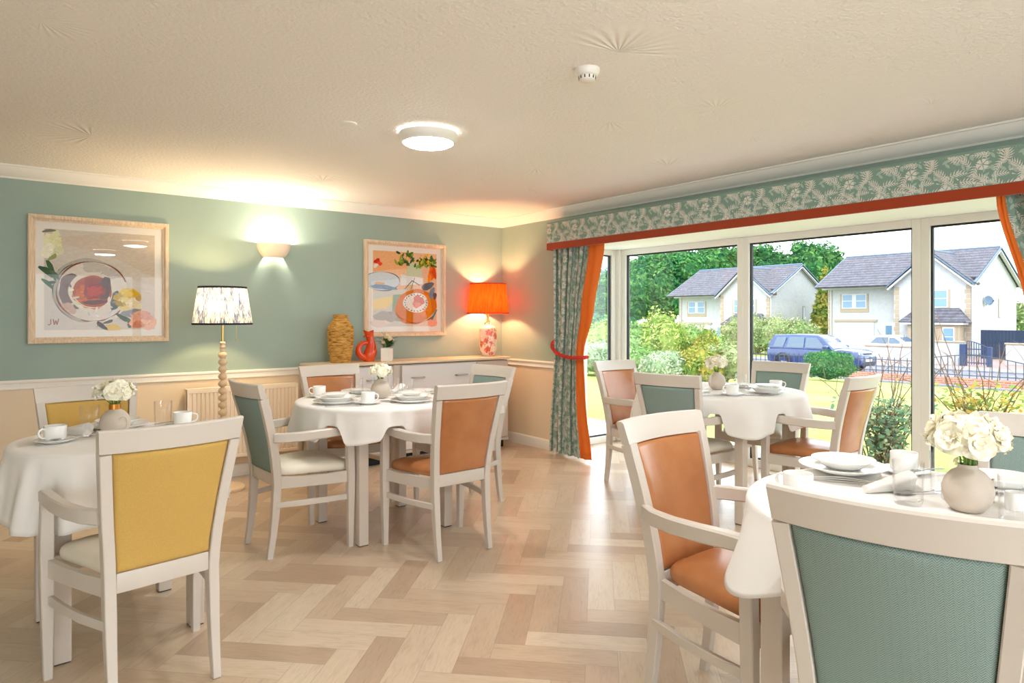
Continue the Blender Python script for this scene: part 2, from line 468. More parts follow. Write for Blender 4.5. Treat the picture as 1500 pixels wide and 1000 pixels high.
def blossom2d(cx, cy, r, rot, n=6):
    out = []
    for k in range(n):
        a = rot + 2 * PI * k / n; pts = []
        for f, s_ in ((0.16, 0), (0.6, -0.36), (0.93, -0.36), (1.0, -0.16), (0.92, 0), (1.0, 0.16), (0.93, 0.36), (0.6, 0.36)):
            b = a + s_ * (1.12 if f > .5 else 0); pts.append((cx + math.cos(b) * r * f, cy + math.sin(b) * r * f))
        out.append(pts)
    return out
def leaf2d(cx, cy, ang, L, w):
    c, s_ = math.cos(ang), math.sin(ang); pts = []
    for f, h in ((0, 0), (.25, .8), (.5, 1), (.78, .6), (1, 0), (.78, -.6), (.5, -1), (.25, -.8)):
        pts.append((cx + c * L * f - s_ * w * h, cy + s_ * L * f + c * w * h))
    return pts
TW, TH = 0.35, 0.24
def fabric_tile(rnd):
    """one repeat of the print: (pale shapes, mid shapes)"""
    pale, mid = [], []
    for cx, cy in ((0.03, 0.135), (0.205, 0.02)): pale += blossom2d(cx, cy, 0.030, rnd.random())
    for i in range(5):
        for j in range(5):
            x, y = TW * (i + .5 + rnd.uniform(-.25, .25)) / 5, TH * (j + .5 + rnd.uniform(-.25, .25)) / 5
            near = min(math.hypot((x - cx + TW / 2) % TW - TW / 2, (y - cy + TH / 2) % TH - TH / 2) for cx, cy in ((0.03, 0.135), (0.205, 0.02)))
            if near < .034: continue
            ang = 1.1 + .9 * math.sin(i * 2.2 + j * 1.7) + (PI if (i + j) % 3 == 0 else 0); L = rnd.uniform(.075, .105)
            pale += frond(x - math.cos(ang) * L * .5, y - math.sin(ang) * L * .5, ang, L, rnd.uniform(.5, 1.1) * rnd.choice((-1, 1)), 7, rnd.uniform(.026, .036))
    for k in range(40):
        mid.append(leaf2d(rnd.random() * TW, rnd.random() * TH, rnd.random() * 6.28, .035 + .025 * rnd.random(), .006 + .006 * rnd.random()))
    return pale, mid
def clip(poly, x0, x1, y0, y1):
    for ax, lim, sg in ((0, x0, 1), (0, x1, -1), (1, y0, 1), (1, y1, -1)):
        res = []
        for i, a in enumerate(poly):
            b = poly[(i + 1) % len(poly)]; ia, ib = (a[ax] - lim) * sg >= 0, (b[ax] - lim) * sg >= 0
            if ia: res.append(a)
            if ia != ib:
                k = (lim - a[ax]) / (b[ax] - a[ax]); res.append((a[0] + (b[0] - a[0]) * k, a[1] + (b[1] - a[1]) * k))
        poly = res
        if len(poly) < 3: return None
    return poly
def print_fabric(mb, W, H, place, i_pale, i_mid, dy=0.0):
    rnd = random.Random(3); pale, mid = fabric_tile(rnd)
    for i in range(-1, int(W / TW) + 2):
        for j in range(-1, int(H / TH) + 2):
            for shapes, mi, off in ((mid, i_mid, 0.0006), (pale, i_pale, 0.0016)):
                mb.mi = mi
                for n_, s_ in enumerate(shapes):
                    q = clip([(x + i * TW, y + j * TH - dy) for x, y in s_], 0.002, W - 0.002, 0.002, H - 0.002)
                    if q: mb.poly([place(x, y, off + (n_ % 45) * 1.6e-5) for x, y in q])
    mb.mi = 0
def cloth_bump(t, p):
    c = t.coord(); t.put(p.inputs['Normal'], t.bump(t.noise(c, 500, 2), 0.1, 0.003))
M['fab'] = mat('sage printed cotton', (132, 160, 147), 0.85, 0.15, fn=cloth_bump)
M['fab_pale'] = mat('cream print', (226, 223, 215), 0.85, 0.15)
M['fab_mid'] = mat('soft green print', (172, 194, 181), 0.85, 0.15)
M['rust'] = mat('rust velvet', (158, 58, 20), 0.75, 0.25, fn=lambda t, p: (p.inputs['Sheen Weight'].__setattr__('default_value', 0.3)))
M['orange'] = mat('orange satin lining', (226, 112, 34), 0.55, 0.3)

# pelmet
XP, PY0, PY1, PZ0, PZ1, PZS = 4.15, 0.58, 4.82, 1.929, 2.188, 1.992
pel = empty('pelmet', (XP, PY1, PZ0))
tag(pel, 'long sage printed fabric pelmet with rust band above the bay window', 'pelmet')
def rel(mb): mb.T = Matrix.Translation((-XP, -PY1, -PZ0))
m = MB(); rel(m)
m.box(XP, XP + 0.012, PY0, PY1, PZS, PZ1); m.box(XP + 0.012, XW - 0.003, PY1 - 0.012, PY1, PZS, PZ1)
m.box(XP + 0.012, XW - 0.003, PY0, PY0 + 0.012, PZS, PZ1); m.box(XP + 0.012, XW - 0.003, PY0 + 0.012, PY1 - 0.012, PZ1 - 0.015, PZ1)
m.bm.faces.ensure_lookup_table()
print_fabric(m, PY1 - PY0, PZ1 - PZS - 0.012, lambda a, b, o: (XP - o, PY1 - a, PZS + b), 1, 2, 0.02)
m.obj('pelmet_board', [M['fab'], M['fab_pale'], M['fab_mid']], pel, smooth=0, fix=False)
m = MB(); rel(m)
m.box(XP - 0.004, XP + 0.012, PY0 - .003, PY1 + .003, PZ0, PZS, 0.003, 1); m.box(XP + 0.012, XW - 0.003, PY1 - 0.012, PY1 + .003, PZ0, PZS); m.box(XP + 0.012, XW - 0.003, PY0 - .003, PY0 + 0.012, PZ0, PZS)
m.obj('rust_band', M['rust'], pel, smooth=0)

# curtains: edges (wall side, printed edge, lining edge) as y at three heights, mirrored about y=2.70
def lerp_key(keys, z):
    for (z0, v0), (z1, v1) in zip(keys, keys[1:]):
        if z <= z1 or (z1, v1) == keys[-1]:
            f = max(0, min(1, (z - z0) / (z1 - z0))); f = f * f * (3 - 2 * f) * .65 + f * .35
            return v0 + (v1 - v0) * f
KW = [(0.02, 4.858), (0.98, 4.785), (1.93, 4.80)]
KPL = [(0.02, 4.44), (0.55, 4.485), (0.98, 4.495), (1.35, 4.44), (1.93, 4.335)]
KL = [(0.02, 4.30), (0.55, 4.37), (0.98, 4.395), (1.35, 4.275), (1.93, 4.145)]
def curtain(mirror, label):
    KP = [(z, v + .045) for z, v in KL] if mirror else KPL
    sg = (lambda y: 5.40 - y) if mirror else (lambda y: y)
    root = empty('curtain', (4.23, sg(4.6), 0.02)); tag(root, label, 'curtain', 'printed curtains at the bay window')
    T = Matrix.Translation((-4.23, -sg(4.6), -0.02))
    WF, HF = 1.15, 2.02
    def surf(a, b, off=0.0):
        """a in 0..1 across, b = height"""
        z = b; y0, y1 = lerp_key(KW, z), lerp_key(KP, z)
        amp = 0.022 * (0.55 + 0.45 * abs(z - 0.98) / 0.95)
        ph = 2 * PI * 6.0 * a + 0.5 * math.sin(a * 9)
        y = y0 + (y1 - y0) * (a + 0.022 * math.sin(2 * ph))
        x = 4.236 - amp * math.cos(ph) - 0.012 * math.sin(a * 21 + z * 1.5)
        return Vector((x - off, sg(y), z))
    def place(px, py, off):
        a, b = px / WF, 0.02 + py
        e = 0.004
        du = surf(min(a + e, 1), b) - surf(max(a - e, 0), b); dv = Vector((0, 0, 1))
        n = du.cross(dv).normalized()
        if n.x > 0: n = -n
        return surf(a, b) + n * (off + 0.0012)
    m = MB(); m.T = T
    m.grid(lambda u, v: surf(u, 0.02 + HF * v - 0.0001), 110, 26)
    print_fabric(m, WF, HF - .02, place, 1, 2)
    m.obj('printed_panel', [M['fab'], M['fab_pale'], M['fab_mid']], root, smooth=60, fix=False)
    m = MB(); m.T = T
    def edge(u, v):
        z = 0.025 + 2.02 * v; y0, y1 = lerp_key(KP, z), lerp_key(KL, z)
        x = 4.225 - 0.030 * math.sin(PI * u) * (0.7 + .3 * math.sin(z * 5)) - 0.008 * math.sin(u * 12 + z * 3)
        return (x, sg(y0 + (y1 - y0) * u), z)
    m.grid(edge, 14, 26); o = m.obj('lining_edge', M['orange'], root, smooth=60)
    sm = o.modifiers.new('thick', 'SOLIDIFY'); sm.thickness = 0.004
    o['label'] = 'orange satin leading edge'
    return root
curtain(False, 'sage printed curtain with orange edge hanging beside the cream corner wall')
curtain(True, 'sage printed curtain cropped by the picture edge beside the wide pane')
M['rope'] = mat('red twisted rope', (205, 66, 56), 0.7, 0.2)
def tieback(mirror, label):
    sg = (lambda y: 5.40 - y) if mirror else (lambda y: y)
    P = [Vector(p) for p in ((4.30, 4.835, 1.075), (4.25, 4.825, 1.07), (4.185, 4.79, 1.03), (4.15, 4.70, 0.975), (4.143, 4.60, 0.945), (4.15, 4.50, 0.932), (4.155, 4.42, 0.932), (4.19, 4.36, 0.936), (4.24, 4.36, 0.94))]
    pts = []
    for i in range(len(P) - 1):
        for k in range(6):
            f = k / 6; a, b, c, d = P[max(i - 1, 0)], P[i], P[i + 1], P[min(i + 2, len(P) - 1)]
            pts.append(0.5 * ((2 * b) + (c - a) * f + (2 * a - 5 * b + 4 * c - d) * f * f + (3 * b - a - 3 * c + d) * f ** 3))
    m = MB(); base = Vector((4.2, sg(4.6), 0.95))
    for k in range(3):
        st = []
        for i, p in enumerate(pts):
            a = i * 0.62 + 2 * PI * k / 3; t = (pts[min(i + 1, len(pts) - 1)] - pts[max(i - 1, 0)]).normalized()
            u = t.cross(Vector((0, 0, 1))).normalized(); w_ = t.cross(u)
            q = p + (u * math.cos(a) + w_ * math.sin(a)) * 0.0085; st.append((q.x - base.x, sg(q.y) - base.y, q.z - base.z))
        m.tube(st, 0.0095, 8)
    o = m.obj('curtain_tieback', M['rope'], None, 60, base); tag(o, label, 'tieback', 'rope tiebacks')
tieback(False, 'red twisted rope tieback gathering the curtain beside the corner wall')

# ------------------------------------------------------------------ armchair
def interp(keys, z):
    for (z0, v0), (z1, v1) in zip(keys, keys[1:]):
        if z <= z1: break
    f = (z - z0) / (z1 - z0); return v0 + (v1 - v0) * f
RY = [(0, -.222), (.12, -.204), (.25, -.190), (.40, -.182), (.50, -.190), (.62, -.210), (.74, -.237), (.87, -.272), (.95, -.295)]   # rear post, y by height
RX = [(0, .166), (.40, .168), (.50, .172), (.87, .206), (.95, .213)]
_chair = {}
def chair_meshes():
    if _chair: return _chair
    zs = [0, .03, .12, .22, .32, .40, .46, .54, .62, .70, .78, .868]
    for sd in (-1, 1):
        m = MB()
        m.sweep([(sd * interp(RX, z), interp(RY, z), z) for z in zs], [.044 if z > .3 else .030 + .014 * z / .3 for z in zs], [.036 if z > .3 else .027 + .009 * z / .3 for z in zs], up=(sd, 0, 0), ch=.16)
        _chair['rear%d' % sd] = m.mesh('leg', M['frame'])
        m = MB(); zf = [0, .02, .15, .30, .40, .52, .60, .655]
        m.sweep([(sd * (.258 + .004 * min(1, z / .4)), .205 - .008 * max(0, z - .45) / .2, z) for z in zf], [.028, .029, .034, .040, .042, .042, .040, .036], [.028, .029, .034, .040, .042, .040, .038, .036], up=(0, 1, 0), ch=.16)
        _chair['front%d' % sd] = m.mesh('leg', M['frame'])
        m = MB()                                  # armrest, bowed in plan
        pts = [(sd * .262, .219, .640), (sd * .2635, .214, .654), (sd * .266, .196, .661), (sd * .269, .13, .662), (sd * .268, .04, .658), (sd * .256, -.06, .654), (sd * .232, -.15, .652), (sd * .200, -.208, .652)]
        m.sweep(pts, [.038, .040, .042, .042, .039, .035, .031, .026], [.018, .032, .044, .048, .050, .050, .050, .050], ch=.3)
        _chair['arm%d' % sd] = m.mesh('armrest', M['frame'])
        m = MB()
        m.sweep([(sd * .252, .195, .285), (sd * .240, .08, .285), (sd * .218, -.05, .285), (sd * .178, -.188, .285)], .018, .032, ch=.3)
        _chair['str%d' % sd] = m.mesh('stretcher', M['frame'])
        m = MB(); m.box(-.012, .012, -.012, .012, 0, .004); _chair['pad'] = m.mesh('foot_pad', M['rubber'], 0)
    bul = lambda z: .038 * max(0, min(1, (z - .44) / .40))
    m = MB(); secs = []                           # top rail, bowed backwards in plan
    for i in range(17):
        s = -1 + 2 * i / 16
        def P(z, off):
            xe = interp(RX, z) + .0175; return (s * xe, interp(RY, z) - bul(z) * (1 - s * s) + off, z)
        z1 = .944
        secs.append([P(.866, .015), P(.868, .018), P(z1 - .006, .016), P(z1, .010), P(z1, -.010), P(z1 - .006, -.016), P(.868, -.018), P(.866, -.015)])
    m.loft(secs); _chair['top'] = m.mesh('top_rail', M['frame'])
    m = MB()                                      # rear rail under the panel
    m.box(-.150, .150, -.200, -.166, .385, .452, .004)
    for sd in (-1, 1):                            # side rails
        secs = []
        for (x, y, dz) in ((.160, -.172, 0), (.195, -.05, -.006), (.228, .08, -.006), (.252, .190, 0)):
            x *= sd; q = .011
            secs.append([(x - q, y, .368), (x + q, y, .368), (x + q, y, .432 + dz), (x - q, y, .432 + dz)])
        m.loft(secs)
    secs = []
    for i in range(9):
        s = -1 + i / 4; y = .208 + .022 * (1 - s * s); x = s * .245
        secs.append([(x, y - .011, .368), (x, y + .011, .368), (x, y + .011, .432), (x, y - .011, .432)])
    m.loft(secs); _chair['frame'] = m.mesh('seat_frame', M['frame'])
    m = MB()                                      # upholstered back panel: front and rear skins meeting at a rounded edge
    def pan(u, v, sg):
        s = -1 + 2 * u; z = .452 + .413 * v
        hw = interp(RX, z) - .0175
        eu = 1 - min(1, min(u, 1 - u) / .05); ev = 1 - min(1, min(v, 1 - v) / .035)
        e = max(eu, ev); th = .019 * math.sqrt(max(0, 1 - e * e)) + (.004 * (1 - s * s) * math.sin(PI * v) if sg > 0 else .002 * (1 - s * s))
        return (s * hw, interp(RY, z) - bul(z) * (1 - s * s) + sg * th, z)
    us = [0, .006, .015, .03, .05] + [.05 + .9 * k / 14 for k in range(1, 14)] + [.95, .97, .985, .994, 1]
    for sg in (-1, 1):
        g = [[m.v(pan(u, v, sg)) for v in us] for u in us]
        for i in range(len(us) - 1):
            for j in range(len(us) - 1): m.f([g[i][j], g[i + 1][j], g[i + 1][j + 1], g[i][j + 1]])
    bmesh.ops.remove_doubles(m.bm, verts=m.bm.verts[:], dist=1e-5)
    _chair['panel'] = m.mesh('backrest', M['teal'], 50)
    m = MB(); rings = []                          # seat cushion
    out = []
    N = 40
    for k in range(N):                            # trapezoid with rounded corners and a bowed front
        a = 2 * PI * k / N; c, s_ = math.cos(a), math.sin(a)
        px = math.copysign(abs(c) ** .32, c); py = math.copysign(abs(s_) ** .32, s_)
        y = .030 + py * .198 + (.018 * (1 - px * px) if py > .5 else 0); hw = .170 + (.256 - .170) * (y + .168) / .40
        hw = min(hw, .205 + .04 * max(0, 1) if False else hw)
        x = px * (hw - .012)
        if y > .165 and abs(x) > .226: x = math.copysign(.226, x)
        out.append((x, y))
    prof = [(.90, .428), (.985, .434), (1.0, .446), (1.0, .456), (.985, .468), (.94, .479), (.82, .488), (.6, .495), (.3, .498)]
    for k, z in prof: rings.append([m.v((x * k, .03 + (y - .03) * k, z - .004 * max(0, (y - .1)) / .1 * k)) for x, y in out])
    m.f(rings[0][::-1])
    for A, B in zip(rings, rings[1:]):
        for i in range(N): j = (i + 1) % N; m.f([A[i], A[j], B[j], B[i]])
    m.f(rings[-1])
    _chair['seat'] = m.mesh('seat', M['cream_vinyl'], 60)
    return _chair
def fabric_of(key, name, matname):
    k = key + matname; c = chair_meshes()
    if k not in c:
        c[k] = c[key].copy(); c[k].materials.clear(); c[k].materials.append(M[matname])
    return c[k]
CH = []
def armchair(x, y, face, back, seat, label, group=None):
    """face: compass angle of the sitter's gaze (degrees from +x)"""
    c = chair_meshes(); r = empty('armchair', (x, y, 0.0), R_(face - 90)); tag(r, label, 'chair', group)
    for sd in (-1, 1):
        lg = add('leg', c['rear%d' % sd], r); add('foot_pad', c['pad'], lg, (sd * .166, -.222, -0.0005))
        lg = add('leg', c['front%d' % sd], r); add('foot_pad', c['pad'], lg, (sd * .258, .205, -0.0005))
        add('armrest', c['arm%d' % sd], r); add('stretcher', c['str%d' % sd], r)
    add('seat_frame', c['frame'], r); add('top_rail', c['top'], r)
    b = add('backrest', fabric_of('panel', 'backrest', back), r); s = add('seat', fabric_of('seat', 'seat', seat), r)
    nm = {'teal': 'teal herringbone backrest', 'tan': 'tan leather backrest', 'mustard': 'mustard woven backrest'}
    b['label'] = nm[back]; s['label'] = 'tan leather seat' if seat == 'tan' else 'cream vinyl seat'
    CH.append((x, y, R_(face))); return r
G1 = 'cream framed dining armchairs'
armchair(.445, 2.772, 98.5, 'mustard', 'cream_vinyl', 'mustard backed cream armchair seen from behind, long cloth table before it', G1)
armchair(.415, 3.830, -86, 'mustard', 'cream_vinyl', 'mustard backed cream armchair standing against the dado rail, facing the room', G1)
armchair(1.393, 3.830, 3, 'teal', 'cream_vinyl', 'teal backed armchair with cream seat standing in front of the radiator', G1)
armchair(2.045, 3.290, 91, 'tan', 'tan', 'tan leather armchair seen from behind at the sideboard table', G1)
armchair(1.975, 4.465, -90, 'tan', 'tan', 'tan leather armchair between the sideboard table and the radiator end', G1)
armchair(2.610, 3.950, 184, 'teal', 'cream_vinyl', 'teal backed armchair standing before the end of the sideboard', G1)
armchair(4.020, 3.535, -90, 'tan', 'tan', 'tan leather armchair beside the curtain, its back to the garden shrubs', G1)
armchair(3.635, 2.800, 11, 'teal', 'cream_vinyl', 'teal backed armchair turned to the bay table, room floor behind it', G1)
armchair(4.175, 2.212, 93, 'tan', 'tan', 'tan leather armchair at the bay table, its back toward the rose bush', G1)
armchair(4.625, 2.860, 186, 'teal', 'cream_vinyl', 'teal backed armchair against the glass with the blue car behind', G1)
armchair(1.930, 1.300, -87, 'tan', 'tan', 'big tan leather armchair with its seat fully in view', G1)
armchair(1.657, .648, 13, 'teal', 'cream_vinyl', 'largest teal backed armchair, cropped by the lower picture edge', G1)
armchair(2.668, .690, 182, 'teal', 'cream_vinyl', 'teal backed armchair half hidden behind the biggest flowers', G1)

# ------------------------------------------------------------------ tables and cloths
ZT = .790
def table(x, y, rot, leg_off, R, label):
    r = empty('dining_table', (x, y, 0), R_(rot)); tag(r, label, 'table', 'round dining tables')
    m = MB(); m.lathe([(0, .758), (R - .02, .758), (R - .012, .764), (R - .012, .780), (R - .016, .7855), (0, .7855)], 48); m.obj('table_top', M['tabwood'], r)
    m = MB(); q = leg_off - .012
    for a, b in ((-q, -q), (q - .018, q)):
        m.box(-q, q, a if a < 0 else q - .018, -q + .018 if a < 0 else q, .715, .758); m.box(a if a < 0 else q - .018, -q + .018 if a < 0 else q, -q, q, .715, .758)
    m.obj('apron', M['tabwood'], r, 0)
    m = MB(); m.box(-.029, .029, -.029, .029, .004, .758, .004); me = m.mesh('leg', M['tabwood'], 0)
    m = MB(); m.box(-.026, .026, -.026, .026, 0, .004); pd = m.mesh('foot_pad', M['rubber'], 0)
    for sx in (-1, 1):
        for sy in (-1, 1):
            l = add('leg', me, r, (sx * leg_off, sy * leg_off, 0)); add('foot_pad', pd, l)
    return r
def tablecloth(x, y, R, rot, side, corner, label, seed, folds=13, amp=.020, notch=.12, flare=.03):
    rnd = random.Random(seed); NA = 288
    arms, near = [], []
    for cx, cy, f in CH:
        if math.hypot(cx - x, cy - y) > .85: continue
        for sd in (-1, 1):
            for q in range(16):
                along = .236 - .03 * q; hx = .266 if along > 0 else .266 - .066 * (-along / .21) ** 1.3
                ax = cx + math.cos(f) * along - math.sin(f) * sd * hx; ay = cy + math.sin(f) * along + math.cos(f) * sd * hx
                rr = math.hypot(ax - x, ay - y)
                if R - .03 < rr < R + .03: arms.append(math.atan2(ay - y, ax - x))
                elif R + .03 <= rr < R + .13: near.append((math.atan2(ay - y, ax - x), rr - .034))
        tx, ty = cx - math.cos(f) * .2, cy - math.sin(f) * .2   # backrest too close under the edge
        if math.hypot(tx - x, ty - y) < R + .05: arms.append(math.atan2(ty - y, tx - x))
    wn = .12 if notch == 'far' else notch
    if notch == 'far':                            # the cloth lies over the arm of the tan chair here
        keep = lambda a: abs((a - R_(rot + 135) + PI) % (2 * PI) - PI) > .62
        arms = [a for a in arms if keep(a)]; near = [q for q in near if keep(q[0])]
    p1, p2, p3 = (rnd.random() * 6.28 for _ in range(3))
    def drop(t):
        c = abs(math.cos(2 * (t - R_(rot) - PI / 4)))
        k = max(0.0, math.cos(4 * (t - R_(rot) - PI / 4))) ** 1.6
        d = side + (corner - side) * k + .012 * math.sin(5 * t + p2)
        for a in arms:
            e = abs((t - a + PI) % (2 * PI) - PI); w_ = math.exp(-(e / wn) ** 4)
            d = d + (min(d, .096) - d) * w_
        return d
    def fold(t):
        return (.55 * math.sin(folds * t + p1 + 1.1 * math.sin(2 * t + p2)) + .30 * math.sin((folds - 4) * t + p3) + .25 * math.sin((folds * 2 - 3) * t + p2))
    m = MB(); rows = []
    def ring(fn): rows.append([m.v(fn(2 * PI * i / NA)) for i in range(NA)])
    cen = m.v((0, 0, ZT))
    for f in (.25, .5, .75, .93, 1.0): ring(lambda t: ((R - .014) * f * math.cos(t), (R - .014) * f * math.sin(t), ZT))
    for k in (1, 2, 3):
        b = PI / 2 * k / 3 * .95
        ring(lambda t: ((R - .014 + .018 * math.sin(b)) * math.cos(t), (R - .014 + .018 * math.sin(b)) * math.sin(t), ZT - .018 * (1 - math.cos(b))))
    NS = 14
    for k in range(1, NS + 1):
        s = k / NS
        def P(t):
            d = drop(t); kk = max(0.0, math.cos(4 * (t - R_(rot) - PI / 4))) ** 2
            ln = .018 + (d - .018) * s
            g = min(1, ln / .16)
            rr = R + .004 + .055 * s * (d / .22) * .6 + fold(t) * amp * g * (.8 + .7 * kk) + flare * kk * s
            for a, lim in near:
                e = abs((t - a + PI) % (2 * PI) - PI); rr += (min(rr, max(lim, R + .003)) - rr) * math.exp(-(e / .09) ** 4)
            rr = max(rr, R + .002)
            return (rr * math.cos(t), rr * math.sin(t), ZT - ln)
        ring(P)
    for i in range(NA): m.f([cen, rows[0][i], rows[0][(i + 1) % NA]])
    for A, B in zip(rows, rows[1:]):
        for i in range(NA): j = (i + 1) % NA; m.f([A[i], A[j], B[j], B[i]])
    o = m.obj('tablecloth', M['linen'], None, 75, (x, y, 0), fix=True)
    s_ = o.modifiers.new('thick', 'SOLIDIFY'); s_.thickness = .002; s_.offset = -1
    tag(o, label, 'tablecloth', 'white tablecloths'); return o
TB = {'L': (.43, 3.30), 'M': (1.95, 3.845), 'B': (4.05, 2.85), 'N': (2.02, .715)}
NAME = {'L': 'long cloth table', 'M': 'sideboard table', 'B': 'bay window table', 'N': 'big plate table'}
table(*TB['L'], 4, .238, .39, 'small table under a long white cloth between two mustard armchairs')
table(*TB['M'], 1, .285, .53, 'table in front of the sideboard with four square cream legs')
table(*TB['B'], 5, .362, .558, 'table inside the bay window with square cream legs')
table(*TB['N'], 9, .325, .502, 'table cropped by the picture edge beside the biggest teal armchair')
tablecloth(*TB['L'], .39, 4, .272, .275, 'long white cloth hanging in deep folds between two mustard armchairs', 4, 15, .024)
tablecloth(*TB['M'], .53, 1, .180, .200, 'white cloth over the table in front of the sideboard', 9, 10, .040, .11, .006)
tablecloth(*TB['B'], .562, 5, .20, .25, 'white cloth over the table inside the bay window', 21, 11, .024, .075, .0)
tablecloth(*TB['N'], .50, 13, .14, .215, 'white cloth with a pointed corner hanging beside the big tan armchair', 33, 9, .012, 'far', .065)

# ------------------------------------------------------------------ tableware
def lathe_mesh(name, prof, m, n=36, rfun=None):
    b = MB(); b.lathe(prof, n, rfun=rfun); return b.mesh(name, m, 50)
D = {}
D['dinner'] = lathe_mesh('dinner_plate', [(0, .003), (.068, .003), (.072, 0), (.078, 0), (.082, .004), (.128, .0175), (.130, .0195), (.128, .0205), (.084, .0085), (.078, .0065), (0, .0065)], M['china'], 48)
D['soup'] = lathe_mesh('soup_plate', [(0, .003), (.060, .003), (.064, 0), (.070, 0), (.076, .005), (.098, .026), (.117, .031), (.118, .033), (.116, .034), (.096, .030), (.078, .012), (.070, .008), (0, .008)], M['china'], 48)
D['side'] = lathe_mesh('side_plate', [(0, .003), (.042, .003), (.045, 0), (.05, 0), (.054, .004), (.079, .014), (.081, .0158), (.079, .0168), (.054, .0075), (.05, .006), (0, .006)], M['china'], 40)
D['bowl'] = lathe_mesh('bowl', [(0, .004), (.044, .004), (.047, 0), (.052, 0), (.06, .006), (.084, .022), (.092, .026), (.0935, .028), (.092, .0295), (.083, .026), (.06, .011), (0, .0095)], M['china'], 44)
D['saucer'] = lathe_mesh('saucer', [(0, .003), (.034, .003), (.037, 0), (.042, 0), (.047, .004), (.073, .0135), (.0755, .0155), (.073, .0165), (.048, .0075), (.03, .006), (.028, .005), (0, .005)], M['china'], 40)
D['cup'] = lathe_mesh('teacup', [(0, .004), (.024, .004), (.026, 0), (.030, 0), (.037, .006), (.0395, .016), (.0405, .062), (.0395, .0635), (.0375, .0625), (.0365, .018), (.033, .009), (0, .008)], M['china'], 40)
b = MB(); b.sweep([(.0385, 0, .052), (.050, 0, .055), (.060, 0, .050), (.064, 0, .040), (.061, 0, .028), (.052, 0, .019), (.039, 0, .017)], .007, .009, up=(0, 1, 0), ch=.5); D['handle'] = b.mesh('handle', M['china'], 60)
M['glass'] = mat('clear drinking glass', (255, 255, 255), 0.0, 0.5, Transmission_Weight=1.0, IOR=1.3)
M['glass'] = glass_mat('clear drinking glass', (1, 1, 1, 1), 1.0)
D['tumbler'] = lathe_mesh('tumbler', [(0, .009), (.030, .010), (.0335, .016), (.0365, .115), (.0375, .1165), (.0385, .115), (.036, .012), (.033, 0), (0, 0)], M['glass'], 40)
D['pot'] = lathe_mesh('creamer', [(0, 0), (.022, 0), (.0245, .004), (.0245, .045), (.0235, .047), (.0225, .045), (.0225, .006), (0, .005)], M['china'], 28, rfun=lambda a, z: 1 + .025 * math.cos(18 * a))
def knife():
    b = MB()
    b.sweep([(-.105, 0, .004), (-.06, 0, .005), (-.01, 0, .004), (0, 0, .0035)], [.011, .010, .008, .008], [.005, .006, .005, .004])
    b.sweep([(0, 0, .0035), (.02, .001, .0035), (.07, .002, .003), (.10, -.002, .003), (.112, -.005, .003)], [.008, .017, .018, .013, .003], .0016)
    return b.mesh('knife', M['chrome'], 50)
def fork():
    b = MB()
    b.sweep([(-.105, 0, .003), (-.06, 0, .005), (0, 0, .006), (.035, 0, .004), (.05, 0, .004)], [.010, .009, .006, .012, .022], .003)
    for k in range(4):
        yy = (k - 1.5) * .0058; b.sweep([(.048, yy, .004), (.07, yy, .0032), (.09, yy, .006)], .0033, .002)
    return b.mesh('fork', M['chrome'], 50)
def spoon(L=1.0):
    b = MB()
    b.sweep([(-.075 * L, 0, .004), (-.04 * L, 0, .006), (.0, 0, .006), (.02 * L, 0, .004)], [.009, .007, .005, .007], .0025)
    for sg in (1, -1):
        rows = []
        b.grid(lambda u, v: (.018 * L + .020 * L + .020 * L * v * math.cos(2 * PI * u), .0125 * L * v * math.sin(2 * PI * u), .0015 + .0045 * v * v + (.0008 if sg > 0 else 0)), 20, 5)
    return b.mesh('spoon', M['chrome'], 60)
D['knife'] = knife(); D['fork'] = fork(); D['teaspoon'] = spoon(); D['spoon'] = spoon(1.45)
def napkin_mesh(fan=False):
    b = MB()
    if fan:                                       # rolled cone napkin lying on the cloth
        secs = []
        for k in range(9):
            f = k / 8; x = -.075 + .15 * f; r = .012 + .020 * f; zc = r * .92
            secs.append([(x, math.cos(2 * PI * i / 18) * r * (1 + .25 * math.sin(3 * 2 * PI * i / 18 + f)), zc + math.sin(2 * PI * i / 18) * r * .9) for i in range(18)])
        b.loft(secs)
        b.grid(lambda u, v: (.07 + .028 * u, -.03 + .06 * v, .004 + .03 * (1 - (2 * v - 1) ** 2) * (1 - u * .6)), 6, 8)
    else:                                         # flat folded napkin with a soft wave
        for k, (dx, s_) in enumerate(((0, 1.0), (.006, .96), (.002, .98))):
            z0 = .0035 * k
            def P(u, v, up):
                x = -.10 + .2 * u * s_ + dx; y = -.055 + .11 * v * s_
                return (x, y, max(0, z0 + up * .0032 + .006 * k / 2 * (1 - math.cos(u * 7 + v * 2)) * .5 + .010 * max(0, u - .7) * (1 if k else .2)))
            g1 = b.grid(lambda u, v: P(u, v, 0), 14, 6); g2 = b.grid(lambda u, v: P(u, v, 1), 14, 6)
            for i in range(14):
                for j in (0, 6): b.f([g1[i][j], g1[i + 1][j], g2[i + 1][j], g2[i][j]])
            for j in range(6):
                for i in (0, 14): b.f([g1[i][j], g1[i][j + 1], g2[i][j + 1], g2[i][j]])
    return b.mesh('napkin', M['napkin'], 70)
D['napkin'] = napkin_mesh(); D['roll'] = napkin_mesh(True)
ZI = ZT + .0008
OFF = dict(TB, B=(3.955, 2.815))
def put(kind, key, T, dx, dy, dz, rz, label, cat, group):
    x, y = OFF[T]; o = add(kind, D[key], None, (x + dx, y + dy, ZI + dz), R_(rz)); tag(o, label, cat, group); return o
